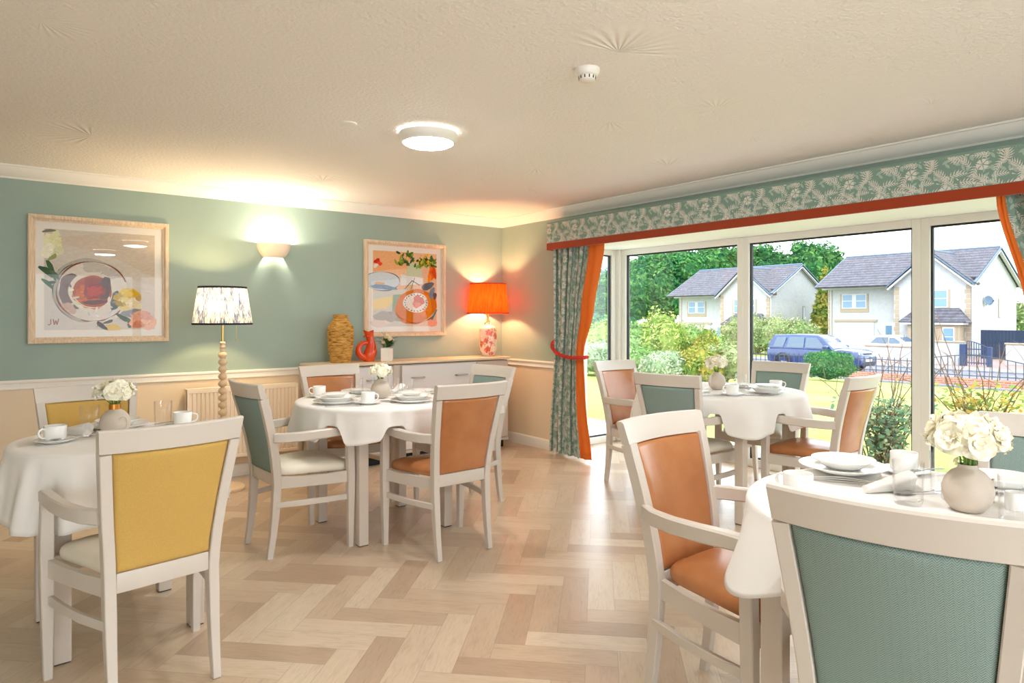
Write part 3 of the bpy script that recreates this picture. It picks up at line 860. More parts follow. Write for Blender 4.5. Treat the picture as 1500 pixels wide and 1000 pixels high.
def stack(T, dx, dy, who, plates=('dinner', 'soup', 'side'), z=0.0):
    H = {'dinner': .0105, 'soup': .0295, 'side': .012, 'bowl': .02}
    NM = {'dinner': ('dinner_plate', 'white dinner plate'), 'soup': ('soup_plate', 'white soup plate'), 'side': ('side_plate', 'small white side plate'), 'bowl': ('bowl', 'shallow white bowl')}
    PS = {0: 'lowest in the stack', 1: 'midway in the stack', 2: 'topping the stack'}
    for i, k in enumerate(plates):
        pos = 'alone on the cloth' if len(plates) == 1 else ('on a plate' if len(plates) == 2 and i else (PS[i] if len(plates) == 3 else 'under a bowl'))
        put(NM[k][0], k, T, dx, dy, z, 0, f'{NM[k][1]} {pos}, {who}, {NAME[T]}', 'bowl' if k == 'bowl' else 'plate', f'white plates on the {NAME[T]}')
        z += H[k]
        if k == 'soup': z += .004
def cupset(T, dx, dy, hz, who, spoon_rz=None, saucer=True):
    z = 0
    if saucer:
        put('saucer', 'saucer', T, dx, dy, 0, 0, f'white saucer under the teacup {who}, {NAME[T]}', 'saucer', f'saucers on the {NAME[T]}'); z = .0065
    c = put('teacup', 'cup', T, dx, dy, z, hz, f'white teacup {who}, {NAME[T]}', 'cup', f'teacups on the {NAME[T]}')
    add('handle', D['handle'], c)
    if spoon_rz is not None:
        a = R_(spoon_rz)
        put('teaspoon', 'teaspoon', T, dx + .062 * math.cos(a + 2.0), dy + .062 * math.sin(a + 2.0), .0165, spoon_rz, f'steel teaspoon resting on the saucer {who}, {NAME[T]}', 'spoon', f'spoons on the {NAME[T]}')
def glass(T, dx, dy, who): put('tumbler', 'tumbler', T, dx, dy, 0, 0, f'clear glass tumbler {who}, {NAME[T]}', 'glass', f'tumblers on the {NAME[T]}')
def cutlery(T, dx, dy, rz, who, kinds=('knife', 'fork')):
    for i, k in enumerate(kinds):
        a = R_(rz + 90); q = i * .026
        put(k, k, T, dx + math.cos(a) * q, dy + math.sin(a) * q, 0, rz, f'steel {k} {who}, {NAME[T]}', k, f'cutlery on the {NAME[T]}')
def napkin(T, dx, dy, rz, who, key='napkin', dz=0): put('napkin', key, T, dx, dy, dz, rz, ('rolled' if key == 'roll' else 'folded') + f' white napkin {who}, {NAME[T]}', 'napkin', f'napkins on the {NAME[T]}')

# long cloth table
cupset('L', -.225, -.01, 205, 'nearest the table edge', 190)
napkin('L', -.160, .135, 320, 'beside the front teacup', 'roll')
glass('L', -.085, .205, 'behind the rolled napkin')
stack('L', .03, .25, 'before the wall chair', ('dinner', 'bowl'))
glass('L', .205, .185, 'beside the radiator side cup')
cupset('L', .27, .095, -20, 'on the radiator side', 20)
stack('L', .09, -.22, 'before the near mustard chair', ('dinner',))
# sideboard table
stack('M', -.345, -.075, 'before the radiator side teal chair')
stack('M', .045, -.285, 'before the near tan chair')
stack('M', .01, .345, 'before the far tan chair', ('dinner', 'side'))
stack('M', .335, .07, 'before the sideboard end teal chair', ('dinner', 'side'))
cupset('M', -.205, -.215, -50, 'between the two near stacks', None)
cupset('M', -.30, .29, 170, 'toward the radiator', None)
glass('M', -.105, .16, 'toward the radiator'); glass('M', -.02, .165, 'behind the vase')
glass('M', .12, .085, 'beside the vase'); glass('M', .195, .035, 'toward the sideboard end')
napkin('M', .20, .19, 40, 'beside the sideboard end plates', 'roll')
cutlery('M', -.105, -.175, -32, 'in front of the vase'); cutlery('M', -.365, -.235, -20, 'beside the radiator side stack', ('knife',))
# bay window table
stack('B', -.315, .02, 'before the room side teal chair')
stack('B', .125, -.315, 'before the near tan chair')
stack('B', .345, .03, 'before the glass side teal chair', ('dinner', 'side'))
stack('B', -.02, .33, 'before the curtain side chair', ('dinner', 'side'))
cupset('B', -.145, -.235, 150, 'between the two near stacks', None)
cupset('B', .335, -.255, -50, 'behind the near stack', 15)
glass('B', -.135, -.02, 'behind the room side stack'); glass('B', .135, -.115, 'behind the near stack')
cutlery('B', -.275, -.17, -30, 'beside the front teacup', ('knife', 'fork')); cutlery('B', -.03, -.33, -50, 'beside the near stack', ('knife', 'fork'))
napkin('B', .25, .16, 50, 'beside the vase', 'roll')
# big plate table
napkin('N', .11, .315, -62, 'under the plate before the tan chair', 'napkin'); stack('N', .115, .328, 'before the tan chair', ('dinner', 'bowl'), .0235)
cupset('N', -.195, .305, 95, 'beside the tan chair plates', None, False)
napkin('N', .045, .165, -25, 'between the plates and the tumbler', 'roll')
put('spoon', 'spoon', 'N', .095, .095, 0, 150, f'shiny steel spoon beside the rolled napkin, {NAME["N"]}', 'spoon', 'spoons on the big plate table')
glass('N', -.04, .075, 'in front of the rolled napkin'); glass('N', -.02, -.165, 'in front of the vase')
glass('N', .17, .06, 'behind the vase')
cupset('N', .33, .235, 10, 'toward the window', 160)
put('creamer', 'pot', 'N', .098, .018, 0, 0, f'small ridged white pot behind the vase, {NAME["N"]}', 'pot', 'small white pots')
put('creamer', 'pot', 'N', .12, -.125, 0, 0, f'small ridged white pot behind the front tumbler, {NAME["N"]}', 'pot', 'small white pots')
stack('N', .355, -.03, 'before the window side teal chair', ('dinner', 'bowl'))
stack('N', -.335, -.05, 'before the largest teal chair', ('dinner',))
cutlery('N', .24, .33, -10, 'beyond the tan chair plates', ('fork',))

# ------------------------------------------------------------------ vases with blossoms
M['stone'] = mat('matt putty stoneware', (203, 190, 176), 0.75, 0.25, fn=speckle((198, 184, 170), (208, 196, 183), 6))
M['copper'] = mat('copper neck', (205, 140, 70), 0.3, 0.5, 1.0)
M['petal'] = mat('ivory petal', (250, 244, 224), 0.75, 0.2, Subsurface_Weight=0.15)
M['petal'].node_tree.nodes['Principled BSDF'].inputs['Subsurface Radius'].default_value = (.02, .015, .008)
M['green'] = mat('leaf green', (96, 134, 52), 0.55, 0.3)
M['lime'] = mat('lime flower bud', (190, 205, 70), 0.6)
def vase_mesh(copper=False):
    b = MB(); prof = [(0, 0), (.030, 0), (.036, .003), (.052, .022), (.0595, .046), (.0595, .060), (.053, .084), (.038, .103), (.025, .111), (.0225, .115), (.0225, .122), (.0195, .122), (.0195, .108), (.035, .09), (.05, .06), (.03, .01), (0, .008)]
    b.lathe(prof, 44); b.T = Matrix.Identity(4)
    b.tube([(.018 * math.cos(a) + .012, -.056 + .004 * math.cos(2 * a), .055 + .030 * math.sin(a)) for a in [2 * PI * k / 24 for k in range(25)]], .002, 6)
    return b.mesh('vase', M['stone'], 50)
D['vase'] = vase_mesh()
b = MB(); b.lathe([(.0235, .112), (.0235, .136), (.0215, .136), (.0215, .112)], 32, close=True); D['neck'] = b.mesh('neck_band', M['copper'], 40)
def blossom_mesh(seed):
    rnd = random.Random(seed); b = MB()
    for layer, (n, L, tilt, w) in enumerate(((5, .021, 1.25, .017), (6, .034, .80, .026), (6, .040, .28, .030))):
        for k in range(n):
            a = 2 * PI * k / n + layer * .5 + rnd.uniform(-.2, .2); tl = tilt + rnd.uniform(-.15, .15); LL = L * rnd.uniform(.9, 1.1); ph = rnd.random() * 6
            def P(u, v):
                s = (v - .5) * 2; r = LL * u; bend = tl - .75 * u * u
                wid = w * math.sin(PI * min(1, .10 + .72 * u)) * (1 - .15 * u)
                rr = LL * (math.cos(tl) * u + .35 * u * u * (1 - math.cos(tl))); z = LL * (math.sin(tl) * u - .28 * u * u) + .005 * math.sin(s * 4 + ph) * u * u + .005 * s * s * u
                rr = rr * (1 - .12 * s * s * u)
                return (math.cos(a) * rr - math.sin(a) * s * wid, math.sin(a) * rr + math.cos(a) * s * wid, z)
            b.grid(P, 6, 6)
    return b.mesh('blossom', M['petal'], 80)
BL = [blossom_mesh(k) for k in range(3)]
def leaf_pts(b, base, tip, w, curl=.2):
    A = Vector(base); B = Vector(tip); d = B - A; sd = d.cross(Vector((0, 0, 1)));
    if sd.length < 1e-6: sd = Vector((1, 0, 0))
    sd.normalize(); up = sd.cross(d).normalized()
    def P(u, v):
        s = (v - .5) * 2; ww = w * math.sin(PI * u ** .8) if 0 < u < 1 else 0
        return A + d * u + sd * (s * ww) + up * (curl * d.length * (math.sin(PI * u) * .35 + abs(s) * ww / max(d.length, 1e-6) * .5))
    b.grid(P, 6, 4)
def bouquet(loc, label, n, rad, zc, seed, group, scale=1.0, top=.0):
    rnd = random.Random(seed); r = empty('bouquet', loc); tag(r, label, 'flowers', group)
    b = MB()
    for k in range(n):
        g = k / max(1, n - 1); ph = math.acos(1 - 1.15 * (k + .5) / n); th = k * 2.39996 + rnd.random() * .4
        d = Vector((math.sin(ph) * math.cos(th), math.sin(ph) * math.sin(th), math.cos(ph) * .75))
        p = Vector((0, 0, zc)) + Vector((d.x * 1.25, d.y * 1.25, d.z * .8)) * rad
        o = add('blossom', BL[k % 3], r, p); q = Vector((d.x, d.y, d.z + .15)).normalized()
        o.rotation_euler = q.to_track_quat('Z', 'Y').to_euler(); s_ = scale * rnd.uniform(.9, 1.12); o.scale = (s_, s_, s_)
        b.tube([(p.x * .1, p.y * .1, .03), (p.x * .25, p.y * .25, zc * .7), tuple(p - q * .004)], .0022, 6)
    b.obj('stems', M['green'], r, 60)
    b = MB()
    for k in range(5):
        a = k * 1.3 + seed; p = Vector((math.cos(a) * rad * .95, math.sin(a) * rad * .95, zc + .01 + .02 * rnd.random()))
        b.ball(p, .006); b.ball(p + Vector((.009, .004, .008)), .0045)
        leaf_pts(b, p * .6 + Vector((0, 0, zc * .4)), p + Vector((math.cos(a) * .018, math.sin(a) * .018, 0)), .008)
    o = b.obj('buds', M['lime'], r, 60)
    return r
def vase_set(T, dx, dy, rz, n, rad, zc, sc_, seed, copper=False):
    x, y = TB[T]
    v = add('vase', D['vase'], None, (x + dx, y + dy, ZI), R_(rz)); tag(v, f'round putty stoneware vase in the middle of the {NAME[T]}', 'vase', 'putty vases on the tables')
    if copper: add('neck_band', D['neck'], v)['label'] = 'copper neck'
    bouquet((x + dx, y + dy, ZI + .1225 if False else ZI + .012), f'ivory blossoms in the putty vase on the {NAME[T]}', n, rad, zc, seed, 'ivory bouquets on the tables', sc_)
vase_set('L', -.01, .03, 10, 11, .050, .176, .92, 2, True)
vase_set('M', -.02, -.005, 60, 9, .044, .155, .85, 5)
vase_set('B', -.01, .01, 120, 10, .046, .172, .95, 8)
vase_set('N', .012, -.05, 30, 13, .058, .180, 1.15, 11)

# ------------------------------------------------------------------ sideboard
M['cab'] = mat('pale grey cabinet paint', (226, 222, 221), 0.42, 0.4)
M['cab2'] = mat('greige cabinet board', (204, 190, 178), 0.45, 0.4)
M['oak'] = mat('pale oak top', (228, 206, 176), 0.4, 0.4, fn=lambda t, p: t.put(p.inputs['Base Color'], t.ramp(t.noise(t.vmath('MULTIPLY', t.coord(), (3, 40, 40)), 1.5, 5), [(0.3, lin(219, 195, 163)), (0.7, lin(235, 215, 187))])))
SX0, SX1, SY0, SY1 = 2.13, 4.10, 5.35, 5.700
sb = empty('sideboard', (SX0, SY0, 0)); tag(sb, 'long pale grey sideboard with oak top and steel bar handles against the green wall', 'sideboard')
def sbT(m): m.T = Matrix.Translation((-SX0, -SY0, 0)); return m
m = sbT(MB()); m.box(SX0 + .03, SX1 - .03, SY0 + .05, SY1, 0.0, .075); o = m.obj('plinth', M['black'], sb, 0)
m = sbT(MB()); m.box(SX0, SX1, SY0 + .022, SY1, .075, .872, .002, 1); m.obj('carcass', M['cab2'], sb, 0)
m = sbT(MB()); m.box(SX0 - .03, SX1 + .012, SY0 - .02, SY1 + .002, .880, .905, .008, 3); m.obj('top', M['oak'], sb)
m = sbT(MB()); m.box(2.815, 2.875, SY0 + .003, SY0 + .022, .076, .872, .002, 1); m.box(SX0, SX0 + .03, SY0 + .003, SY0 + .022, .076, .872, .002, 1); m.box(2.815, 4.1, SY0 + .006, SY0 + .022, .076, .1, 0); m.obj('face_frame', M['cab2'], sb, 0)
def handle(m, cx, y, z, L=.125):
    m.sweep([(cx - L / 2, y, z), (cx - L / 2, y - .022, z), (cx - L / 2 + .012, y - .028, z), (cx + L / 2 - .012, y - .028, z), (cx + L / 2, y - .022, z), (cx + L / 2, y, z)], .008, .012, ch=.4)
def front(name, x0, x1, z0, z1, hx, parent, hm='brushed', mt='cab'):
    m = sbT(MB()); m.box(x0, x1, SY0, SY0 + .020, z0, z1, .003, 1)
    m.box(x0 + .012, x1 - .012, SY0 - .0015, SY0, z0 + .012, z1 - .012)
    d = m.obj(name, M[mt], parent, 0)
    for x in hx:
        h = sbT(MB()); handle(h, x, SY0 - .001, (z0 + z1) / 2 + .01); h.obj('handle', M[hm], d, 60)
zz = [.105, .36, .615, .868]
for k in range(3):
    front('drawer', SX0 + .034, 2.811, zz[k] + .004, zz[k + 1] - .004, (2.62,), sb)
    front('drawer', 2.90, 3.705, zz[k] + .004, zz[k + 1] - .004, (3.06, 3.53), sb)
front('door', 3.715, 4.093, .109, .864, (), sb, mt='cab2')  # darker greige also carries the shade on this end door

# wicker vase
def wick(t, p):
    c = t.coord(); x, y, z = t.sep(c)
    n = t.noise(t.vmath('MULTIPLY', c, (14, 14, 60)), 1.4, 3)
    t.put(p.inputs['Base Color'], t.ramp(n, [(0.28, lin(96, 62, 24)), (0.42, lin(178, 128, 56)), (0.6, lin(206, 160, 84)), (0.8, lin(226, 188, 116))]))
M['wicker'] = mat('woven straw', (196, 150, 76), 0.65, 0.3, fn=wick)
m = MB(); prof = []
def wr(z):
    return interp([(0, .083), (.06, .094), (.16, .106), (.27, .110), (.31, .104), (.345, .080), (.365, .062), (.40, .058), (.415, .060)], z)
NZ = 34
for k in range(NZ):
    z = .415 * k / (NZ - 1); prof.append((wr(z), z))
rows = []
NB = 132
for k in range(NZ * 3):                       # woven bands: courses alternate over the uprights
    z = .415 * k / (NZ * 3 - 1); crs = k // 3; f = (k % 3) / 2
    r = wr(z)
    rows.append([m.v(((r + (.0035 * math.sin(PI * (.15 + .7 * f))) * (1 + .9 * math.sin(22 * a + PI * crs))) * math.cos(a), (r + (.0035 * math.sin(PI * (.15 + .7 * f))) * (1 + .9 * math.sin(22 * a + PI * crs))) * math.sin(a), z)) for a in [2 * PI * i / NB for i in range(NB)]])
for A, B in zip(rows, rows[1:]):
    for i in range(NB): j = (i + 1) % NB; m.f([A[i], A[j], B[j], B[i]])
inn = [[m.v(((wr(z) - .012) * math.cos(2 * PI * i / NB), (wr(z) - .012) * math.sin(2 * PI * i / NB), z)) for i in range(NB)] for z in (.415, .33, .2, .02)]
for A, B in zip([rows[-1]] + inn, inn):
    for i in range(NB): j = (i + 1) % NB; m.f([A[i], A[j], B[j], B[i]])
m.f(rows[0][::-1]); m.f(inn[-1])
ZS = .9055
o = m.obj('wicker_vase', M['wicker'], None, 50, (2.405, 5.545, ZS)); tag(o, 'tall woven straw vase standing at the radiator end of the sideboard', 'vase')

# fish shaped jug: body up to an open mouth, tail curling into a ring handle
M['jug'] = mat('glossy orange glaze', (222, 74, 22), 0.12, 0.6, fn=speckle((214, 60, 14), (232, 90, 34), 8))
jug = empty('fish_jug', (2.632, 5.51, ZS)); jug.scale = (.92, .95, 1); tag(jug, 'glossy orange fish shaped jug on the sideboard beside the straw vase', 'jug')
m = MB()
secs = []
for z, cx, rx, ry in ((0, .012, .047, .044), (.006, .012, .052, .048), (.02, .014, .050, .046), (.03, .016, .056, .050), (.06, .022, .064, .055), (.09, .030, .060, .052), (.12, .036, .051, .047), (.15, .036, .043, .042), (.18, .030, .038, .038), (.21, .022, .037, .037), (.235, .016, .040, .038), (.25, .012, .046, .040), (.262, .010, .050, .042)):
    secs.append([(cx + .014 + rx * 1.02 * math.cos(a) * (1 + (.03 * math.sin(5 * a) if z > .2 else 0)), ry * math.sin(a), z + (.016 * math.cos(a) ** 2 * (1 if z > .24 else 0))) for a in [2 * PI * k / 28 for k in range(28)]])
secs += [[(.026 + .041 * math.cos(a), .032 * math.sin(a), .245 + .014 * math.cos(a) ** 2) for a in [2 * PI * k / 28 for k in range(28)]], [(.034 + .028 * math.cos(a), .026 * math.sin(a), .19) for a in [2 * PI * k / 28 for k in range(28)]]]
m.loft(secs)
m.obj('body', M['jug'], jug, 60)
m = MB()
m.tube([(.03, 0, .036), (-.02, 0, .034), (-.058, 0, .048), (-.082, 0, .080), (-.080, 0, .120), (-.056, 0, .152), (-.024, 0, .166), (.012, 0, .168)], [.030, .031, .031, .030, .027, .023, .019, .016], 16)
m.obj('handle', M['jug'], jug, 60)
m = MB()
for sg in (-1, 1):                              # tail fin, lips and side fins
    m.loft([[(-.03, sg * .004, .165), (-.03, sg * .012, .158), (-.01, sg * .010, .150), (-.01, sg * .002, .156)], [(-.052, sg * .014, .182), (-.054, sg * .020, .178), (-.04, sg * .016, .172), (-.04, sg * .010, .178)]])
    m.loft([[(.055, sg * .044, .10), (.055, sg * .054, .095), (.07, sg * .046, .11), (.07, sg * .036, .112)], [(.075, sg * .045, .155), (.077, sg * .050, .152), (.082, sg * .040, .150), (.08, sg * .034, .152)]])
    m.ball((-.004, sg * .036, .222), (.010, .006, .010), 12, 8)
m.obj('fins', M['jug'], jug, 60)

# ribbed white planter with a small arrangement
m = MB()
m.box(-.046, .046, -.046, .046, 0, .118, .003, 1)
for k in range(9):
    z = .012 + k * .0122; m.box(-.0475, .0475, -.0475, .0475, z, z + .006, .002, 1)
o = m.obj('planter', M['white_matt'], None, 30, (2.805, 5.455, ZS), True); o.rotation_euler = (0, 0, R_(52)); tag(o, 'small square ribbed white planter on the sideboard beside the orange jug', 'planter')
ar = empty('flower_arrangement', (2.805, 5.455, ZS + .1185)); tag(ar, 'cream flowers with dark green leaves in the ribbed white planter', 'flowers')
M['leaf'] = mat('glossy dark leaf', (70, 104, 44), 0.4, 0.4)
M['creamfl'] = mat('cream flower', (236, 222, 186), 0.7)
rnd = random.Random(5); m = MB(); m2 = MB()
for k in range(34):
    a = rnd.random() * 6.28; L = .04 + .05 * rnd.random(); e = .1 + .9 * rnd.random()
    b0 = Vector((math.cos(a) * .02, math.sin(a) * .02, .0 + .05 * rnd.random())); tip = b0 + Vector((math.cos(a) * L, math.sin(a) * L, L * (e - .25)))
    leaf_pts(m, b0, tip, .012 + .008 * rnd.random())
for k in range(8):
    a = k * .8; m2.tube([(0, 0, .0), (math.cos(a) * .05, math.sin(a) * .05, .05 + .03 * (k % 3)), (math.cos(a) * .10, math.sin(a) * .10, .06 + .04 * (k % 3))], .0018, 5)
m.obj('leaves', M['leaf'], ar, 60); m2.obj('stems', M['leaf'], ar, 60)
for k in range(8):
    a = k * 2.4; q = Vector((math.cos(a) * (.02 + .012 * (k % 3)), math.sin(a) * (.02 + .012 * (k % 3)), .055 + .016 * (k % 4)))
    o = add('blossom', BL[k % 3].copy(), ar, q); o.data.materials.clear(); o.data.materials.append(M['creamfl'])
    o.scale = (.62,) * 3; o.rotation_euler = Vector((q.x * 2, q.y * 2 - .03, .05)).to_track_quat('Z', 'Y').to_euler()

# ------------------------------------------------------------------ lamps
def shade_mat(name, fn_col, trans=.75, rough=.8):
    m = bpy.data.materials.new(name); m.use_nodes = True; t = NT(m); t.n.clear()
    out = t.node('ShaderNodeOutputMaterial'); mx = t.node('ShaderNodeMixShader'); mx.inputs[0].default_value = trans
    df = t.node('ShaderNodeBsdfDiffuse'); tl = t.node('ShaderNodeBsdfTranslucent')
    c = fn_col(t); t.put(df.inputs[0], c); t.put(tl.inputs[0], c)
    t.l.new(df.outputs[0], mx.inputs[1]); t.l.new(tl.outputs[0], mx.inputs[2]); t.l.new(mx.outputs[0], out.inputs[0]); return m
def ikat(t):
    c = t.coord(); x, y, z = t.sep(c); a = t.math('ARCTAN2', y, x)
    v = t.comb(t.math('MULTIPLY', a, 34.0), t.math('MULTIPLY', z, 16.0), 0.0)
    n = t.math('ADD', t.noise(v, 1.3, 4, .7), t.math('MULTIPLY', t.noise(t.comb(t.math('MULTIPLY', a, 5.0), t.math('MULTIPLY', z, 7.0), 3.0), 1.2, 2), .45))
    return t.ramp(n, [(0.52, lin(248, 240, 226)), (0.66, lin(214, 210, 206)), (0.78, lin(96, 112, 150)), (0.9, lin(66, 84, 124))])
M['ikat'] = shade_mat('blue streaked pleated linen', ikat, .33)
M['redshade'] = shade_mat('orange pleated silk', lambda t: t.ramp(t.noise(t.vmath('MULTIPLY', t.coord(), (60, 60, 3)), 1.5, 3), [(0.3, lin(228, 58, 14)), (0.7, lin(240, 82, 22))]), .25)
M['navy'] = mat('navy trim', (34, 36, 52), 0.8)
M['redtrim'] = mat('dark orange trim', (176, 52, 20), 0.8)
M['bulb'] = bpy.data.materials.new('lit bulb'); M['bulb'].use_nodes = True
def emis(m, rgb, k):
    p = m.node_tree.nodes['Principled BSDF']; p.inputs['Base Color'].default_value = (1, 1, 1, 1)
    p.inputs['Emission Color'].default_value = rgb; p.inputs['Emission Strength'].default_value = k
emis(M['bulb'], (1, .78, .5, 1), 8)
def shade(parent, name, r0, r1, z0, z1, mt, trim, pleats, amp=.0022, tr=.006):
    m = MB(); N = pleats * 4
    secs = []
    rows = []
    for k in range(9):
        f = k / 8; r = r0 + (r1 - r0) * f; z = z0 + (z1 - z0) * f
        rows.append([m.v(((r + amp * math.sin(pleats * a)) * math.cos(a), (r + amp * math.sin(pleats * a)) * math.sin(a), z)) for a in [2 * PI * i / N for i in range(N)]])
    for A, B in zip(rows, rows[1:]):
        for i in range(N): j = (i + 1) % N; m.f([A[i], A[j], B[j], B[i]])
    s = m.obj(name, M[mt], parent, 60)
    for r, z in ((r0, z0), (r1, z1)):
        m = MB(); m.lathe([(r - .0035, z - tr), (r + .004, z - tr), (r + .004, z + tr), (r - .0035, z + tr)], 64, close=True); m.obj('trim_band', M[trim], s, 40)
    m = MB()
    for k in range(3):
        a = 2 * PI * k / 3; m.tube([(0, 0, z1 - .03), (math.cos(a) * r1 * .9, math.sin(a) * r1 * .9, z1 - .01), (math.cos(a) * (r1 - .003), math.sin(a) * (r1 - .003), z1 - .004)], .0015, 6)
    m.obj('carrier', M['brass'], s, 40)
    return s
def point(name, parent, loc, watts, rgb, r=.03):
    l = bpy.data.lights.new(name, 'POINT'); l.energy = watts; l.color = rgb; l.shadow_soft_size = r
    o = bpy.data.objects.new(name, l); col.objects.link(o); o.parent = parent; o.location = loc; return o
WARM = (1.0, .71, .36)
# floor lamp with a bobbin turned stem
FLX, FLY = 1.375, 5.33
fl_ = empty('floor_lamp', (FLX, FLY, 0)); tag(fl_, 'bobbin turned wooden floor lamp with a blue streaked shade beside the radiator', 'lamp')
M['limed'] = mat('limed turned wood', (230, 203, 168), 0.45, 0.4)
m = MB(); m.lathe([(0, 0), (.150, 0), (.155, .006), (.155, .022), (.147, .030), (.10, .038), (.045, .050), (.034, .062), (.03, .07), (0, .07)], 48); m.obj('base', M['limed'], fl_, 40)
m = MB(); prof = [(.022, .068)]; z = .07
rz_ = .030
while z < 1.04:
    h = .052
    for k in range(0, 9):
        f = k / 8; prof.append((.013 + rz_ * .62 * math.sin(PI * f) ** .8 if 0 < f < 1 else .013, z + h * f))
    z += h + .002
prof += [(.018, z), (.019, z + .012), (.014, z + .018), (.021, z + .028), (.021, z + .04), (.013, z + .048), (.020, z + .056), (.020, z + .066), (.012, z + .074), (0, z + .074)]
ztop = z + .074
m.lathe([(0, .068)] + prof, 28); m.obj('stem', M['limed'], fl_, 50)
m = MB(); m.tube([(0, 0, ztop - .002), (0, 0, 1.30)], .009, 12); m.lathe([(0, 1.27), (.02, 1.27), (.02, 1.33), (0, 1.33)], 20); m.obj('lamp_holder', M['brass'], fl_, 40)
m = MB(); m.ball((0, 0, 1.375), (.028, .028, .04)); m.obj('bulb', M['bulb'], fl_, 60)
shade(fl_, 'lamp_shade', .208, .168, 1.248, 1.520, 'ikat', 'navy', 72, .0025, .007)
m = MB(); m.tube([(.085, -.05, 1.30), (.085, -.05, 1.135)], .0014, 6); m.ball((.085, -.05, 1.13), (.005, .005, .009), 10, 8); m.obj('pull_cord', M['brass'], fl_, 40)
point('floor_lamp_light', fl_, (0, 0, 1.40), 27, WARM, .04)
# table lamp
tl = empty('table_lamp', (3.985, 5.545, ZS)); tag(tl, 'table lamp with an orange pleated shade and coral patterned vase base on the sideboard', 'lamp')
def coralp(t, p):
    c = t.coord(); v = t.node('ShaderNodeTexVoronoi', feature='F1'); v.inputs['Scale'].default_value = 13
    d = t.node('ShaderNodeTexNoise'); d.inputs['Scale'].default_value = 9
    t.l.new(t.vmath('ADD', c, t.vmath('MULTIPLY', d.outputs['Color'], (.06, .06, .10))), v.inputs['Vector'])
    n = t.noise(c, 60, 3)
    k = t.math('ADD', v.outputs['Distance'], t.math('MULTIPLY', t.math('SUBTRACT', n, .5), .5))
    t.put(p.inputs['Base Color'], t.ramp(k, [(0.22, lin(205, 96, 66)), (0.40, lin(222, 136, 104)), (0.50, lin(240, 224, 206)), (0.8, lin(246, 236, 222))]))
M['coral'] = mat('white glaze with coral jellyfish print', (240, 220, 205), 0.2, 0.5, fn=coralp)
m = MB(); m.lathe([(0, 0), (.062, 0), (.066, .004), (.070, .02), (.086, .06), (.0885, .10), (.0885, .245), (.086, .27), (.075, .292), (.052, .305), (.040, .315), (.036, .335), (.030, .338), (0, .338)], 48); m.obj('base', M['coral'], tl, 40)
m = MB(); m.lathe([(0, .338), (.020, .338), (.020, .35), (.011, .356), (.011, .40), (.018, .402), (.018, .46), (0, .46)], 24); m.obj('lamp_holder', M['brass'], tl, 40)
m = MB(); m.ball((0, 0, .505), (.028, .028, .038)); m.obj('bulb', M['bulb'], tl, 60)
shade(tl, 'lamp_shade', .210, .180, .432, .728, 'redshade', 'redtrim', 90, .0018, .005)
point('table_lamp_light', tl, (0, 0, .55), 22, WARM, .04)
# wall uplighter
M['plaster'] = mat('white plaster', (240, 226, 208), 0.75, 0.2)
def wall_light(loc, rz, watts, label):
    wl = empty('wall_light', loc, R_(rz)); tag(wl, label, 'wall light')
    m = MB(); rows_o, rows_i = [], []
    for k in range(11):
        f = k / 10; z = .117 * f; a_ = .085 + .055 * math.sin(f * PI / 2) ** .8; d_ = .062 + .048 * math.sin(f * PI / 2) ** .8
        for rows, q in ((rows_o, 0), (rows_i, .006)):
            rows.append([m.v(((a_ - q) * math.copysign(abs(math.cos(t)) ** .7, math.cos(t)), -(d_ - q) * math.sin(t) ** .8 if math.sin(t) > 1e-6 else 0, z)) for t in [PI * j / 28 for j in range(29)]])
    for rows in (rows_o, rows_i):
        for A, B in zip(rows, rows[1:]):
            for i in range(28): m.f([A[i], A[i + 1], B[i + 1], B[i]])
    for k in (0, -1):
        for i in range(28): m.f([rows_o[k][i], rows_o[k][i + 1], rows_i[k][i + 1], rows_i[k][i]])
    m.obj('bowl_shade', M['plaster'], wl, 50)
    m = MB(); m.box(-.05, .05, -.02, 0, .03, .09, .003, 1); m.obj('back_plate', M['white'], wl, 0)
    m = MB(); m.tube([(0, -.02, .055), (0, -.05, .055)], .012, 12); m.ball((0, -.055, .062), (.022, .022, .026)); m.obj('bulb', M['bulb'], wl, 60)
    point('wall_light_light', wl, (0, -.055, .098), watts, (1, .90, .74), .02)
wall_light((1.887, YW, 1.80), 0, 14, 'white half bowl wall light glowing on the green wall between the pictures')

# ------------------------------------------------------------------ pictures
def paint_mat(name, seed):
    def f(t, p):
        a = t.node('ShaderNodeAttribute', attribute_name='Col'); c = t.coord()
        n = t.noise(t.vmath('MULTIPLY', c, (12, 12, 30)), 1.5 + seed, 5, .7); n2 = t.noise(c, 60, 3)
        k = t.math('MULTIPLY_ADD', t.math('SUBTRACT', n, .5), .55, 1.0)
        hs = t.node('ShaderNodeHueSaturation'); t.l.new(a.outputs['Color'], hs.inputs['Color']); t.put(hs.inputs['Value'], k)
        t.put(hs.inputs['Saturation'], t.math('MULTIPLY_ADD', n2, .4, .85))
        t.l.new(hs.outputs[0], p.inputs['Base Color'])
    return mat(name, (200, 200, 200), 0.7, 0.2, fn=f)
M['frame_wood'] = mat('champagne wood frame', (222, 198, 170), 0.38, 0.45, fn=lambda t, p: t.put(p.inputs['Base Color'], t.ramp(t.noise(t.vmath('MULTIPLY', t.coord(), (60, 60, 6)), 2, 4), [(0.3, lin(205, 180, 150)), (0.7, lin(234, 213, 188))])))
M['mount'] = mat('off white mount card', (236, 230, 222), 0.8)
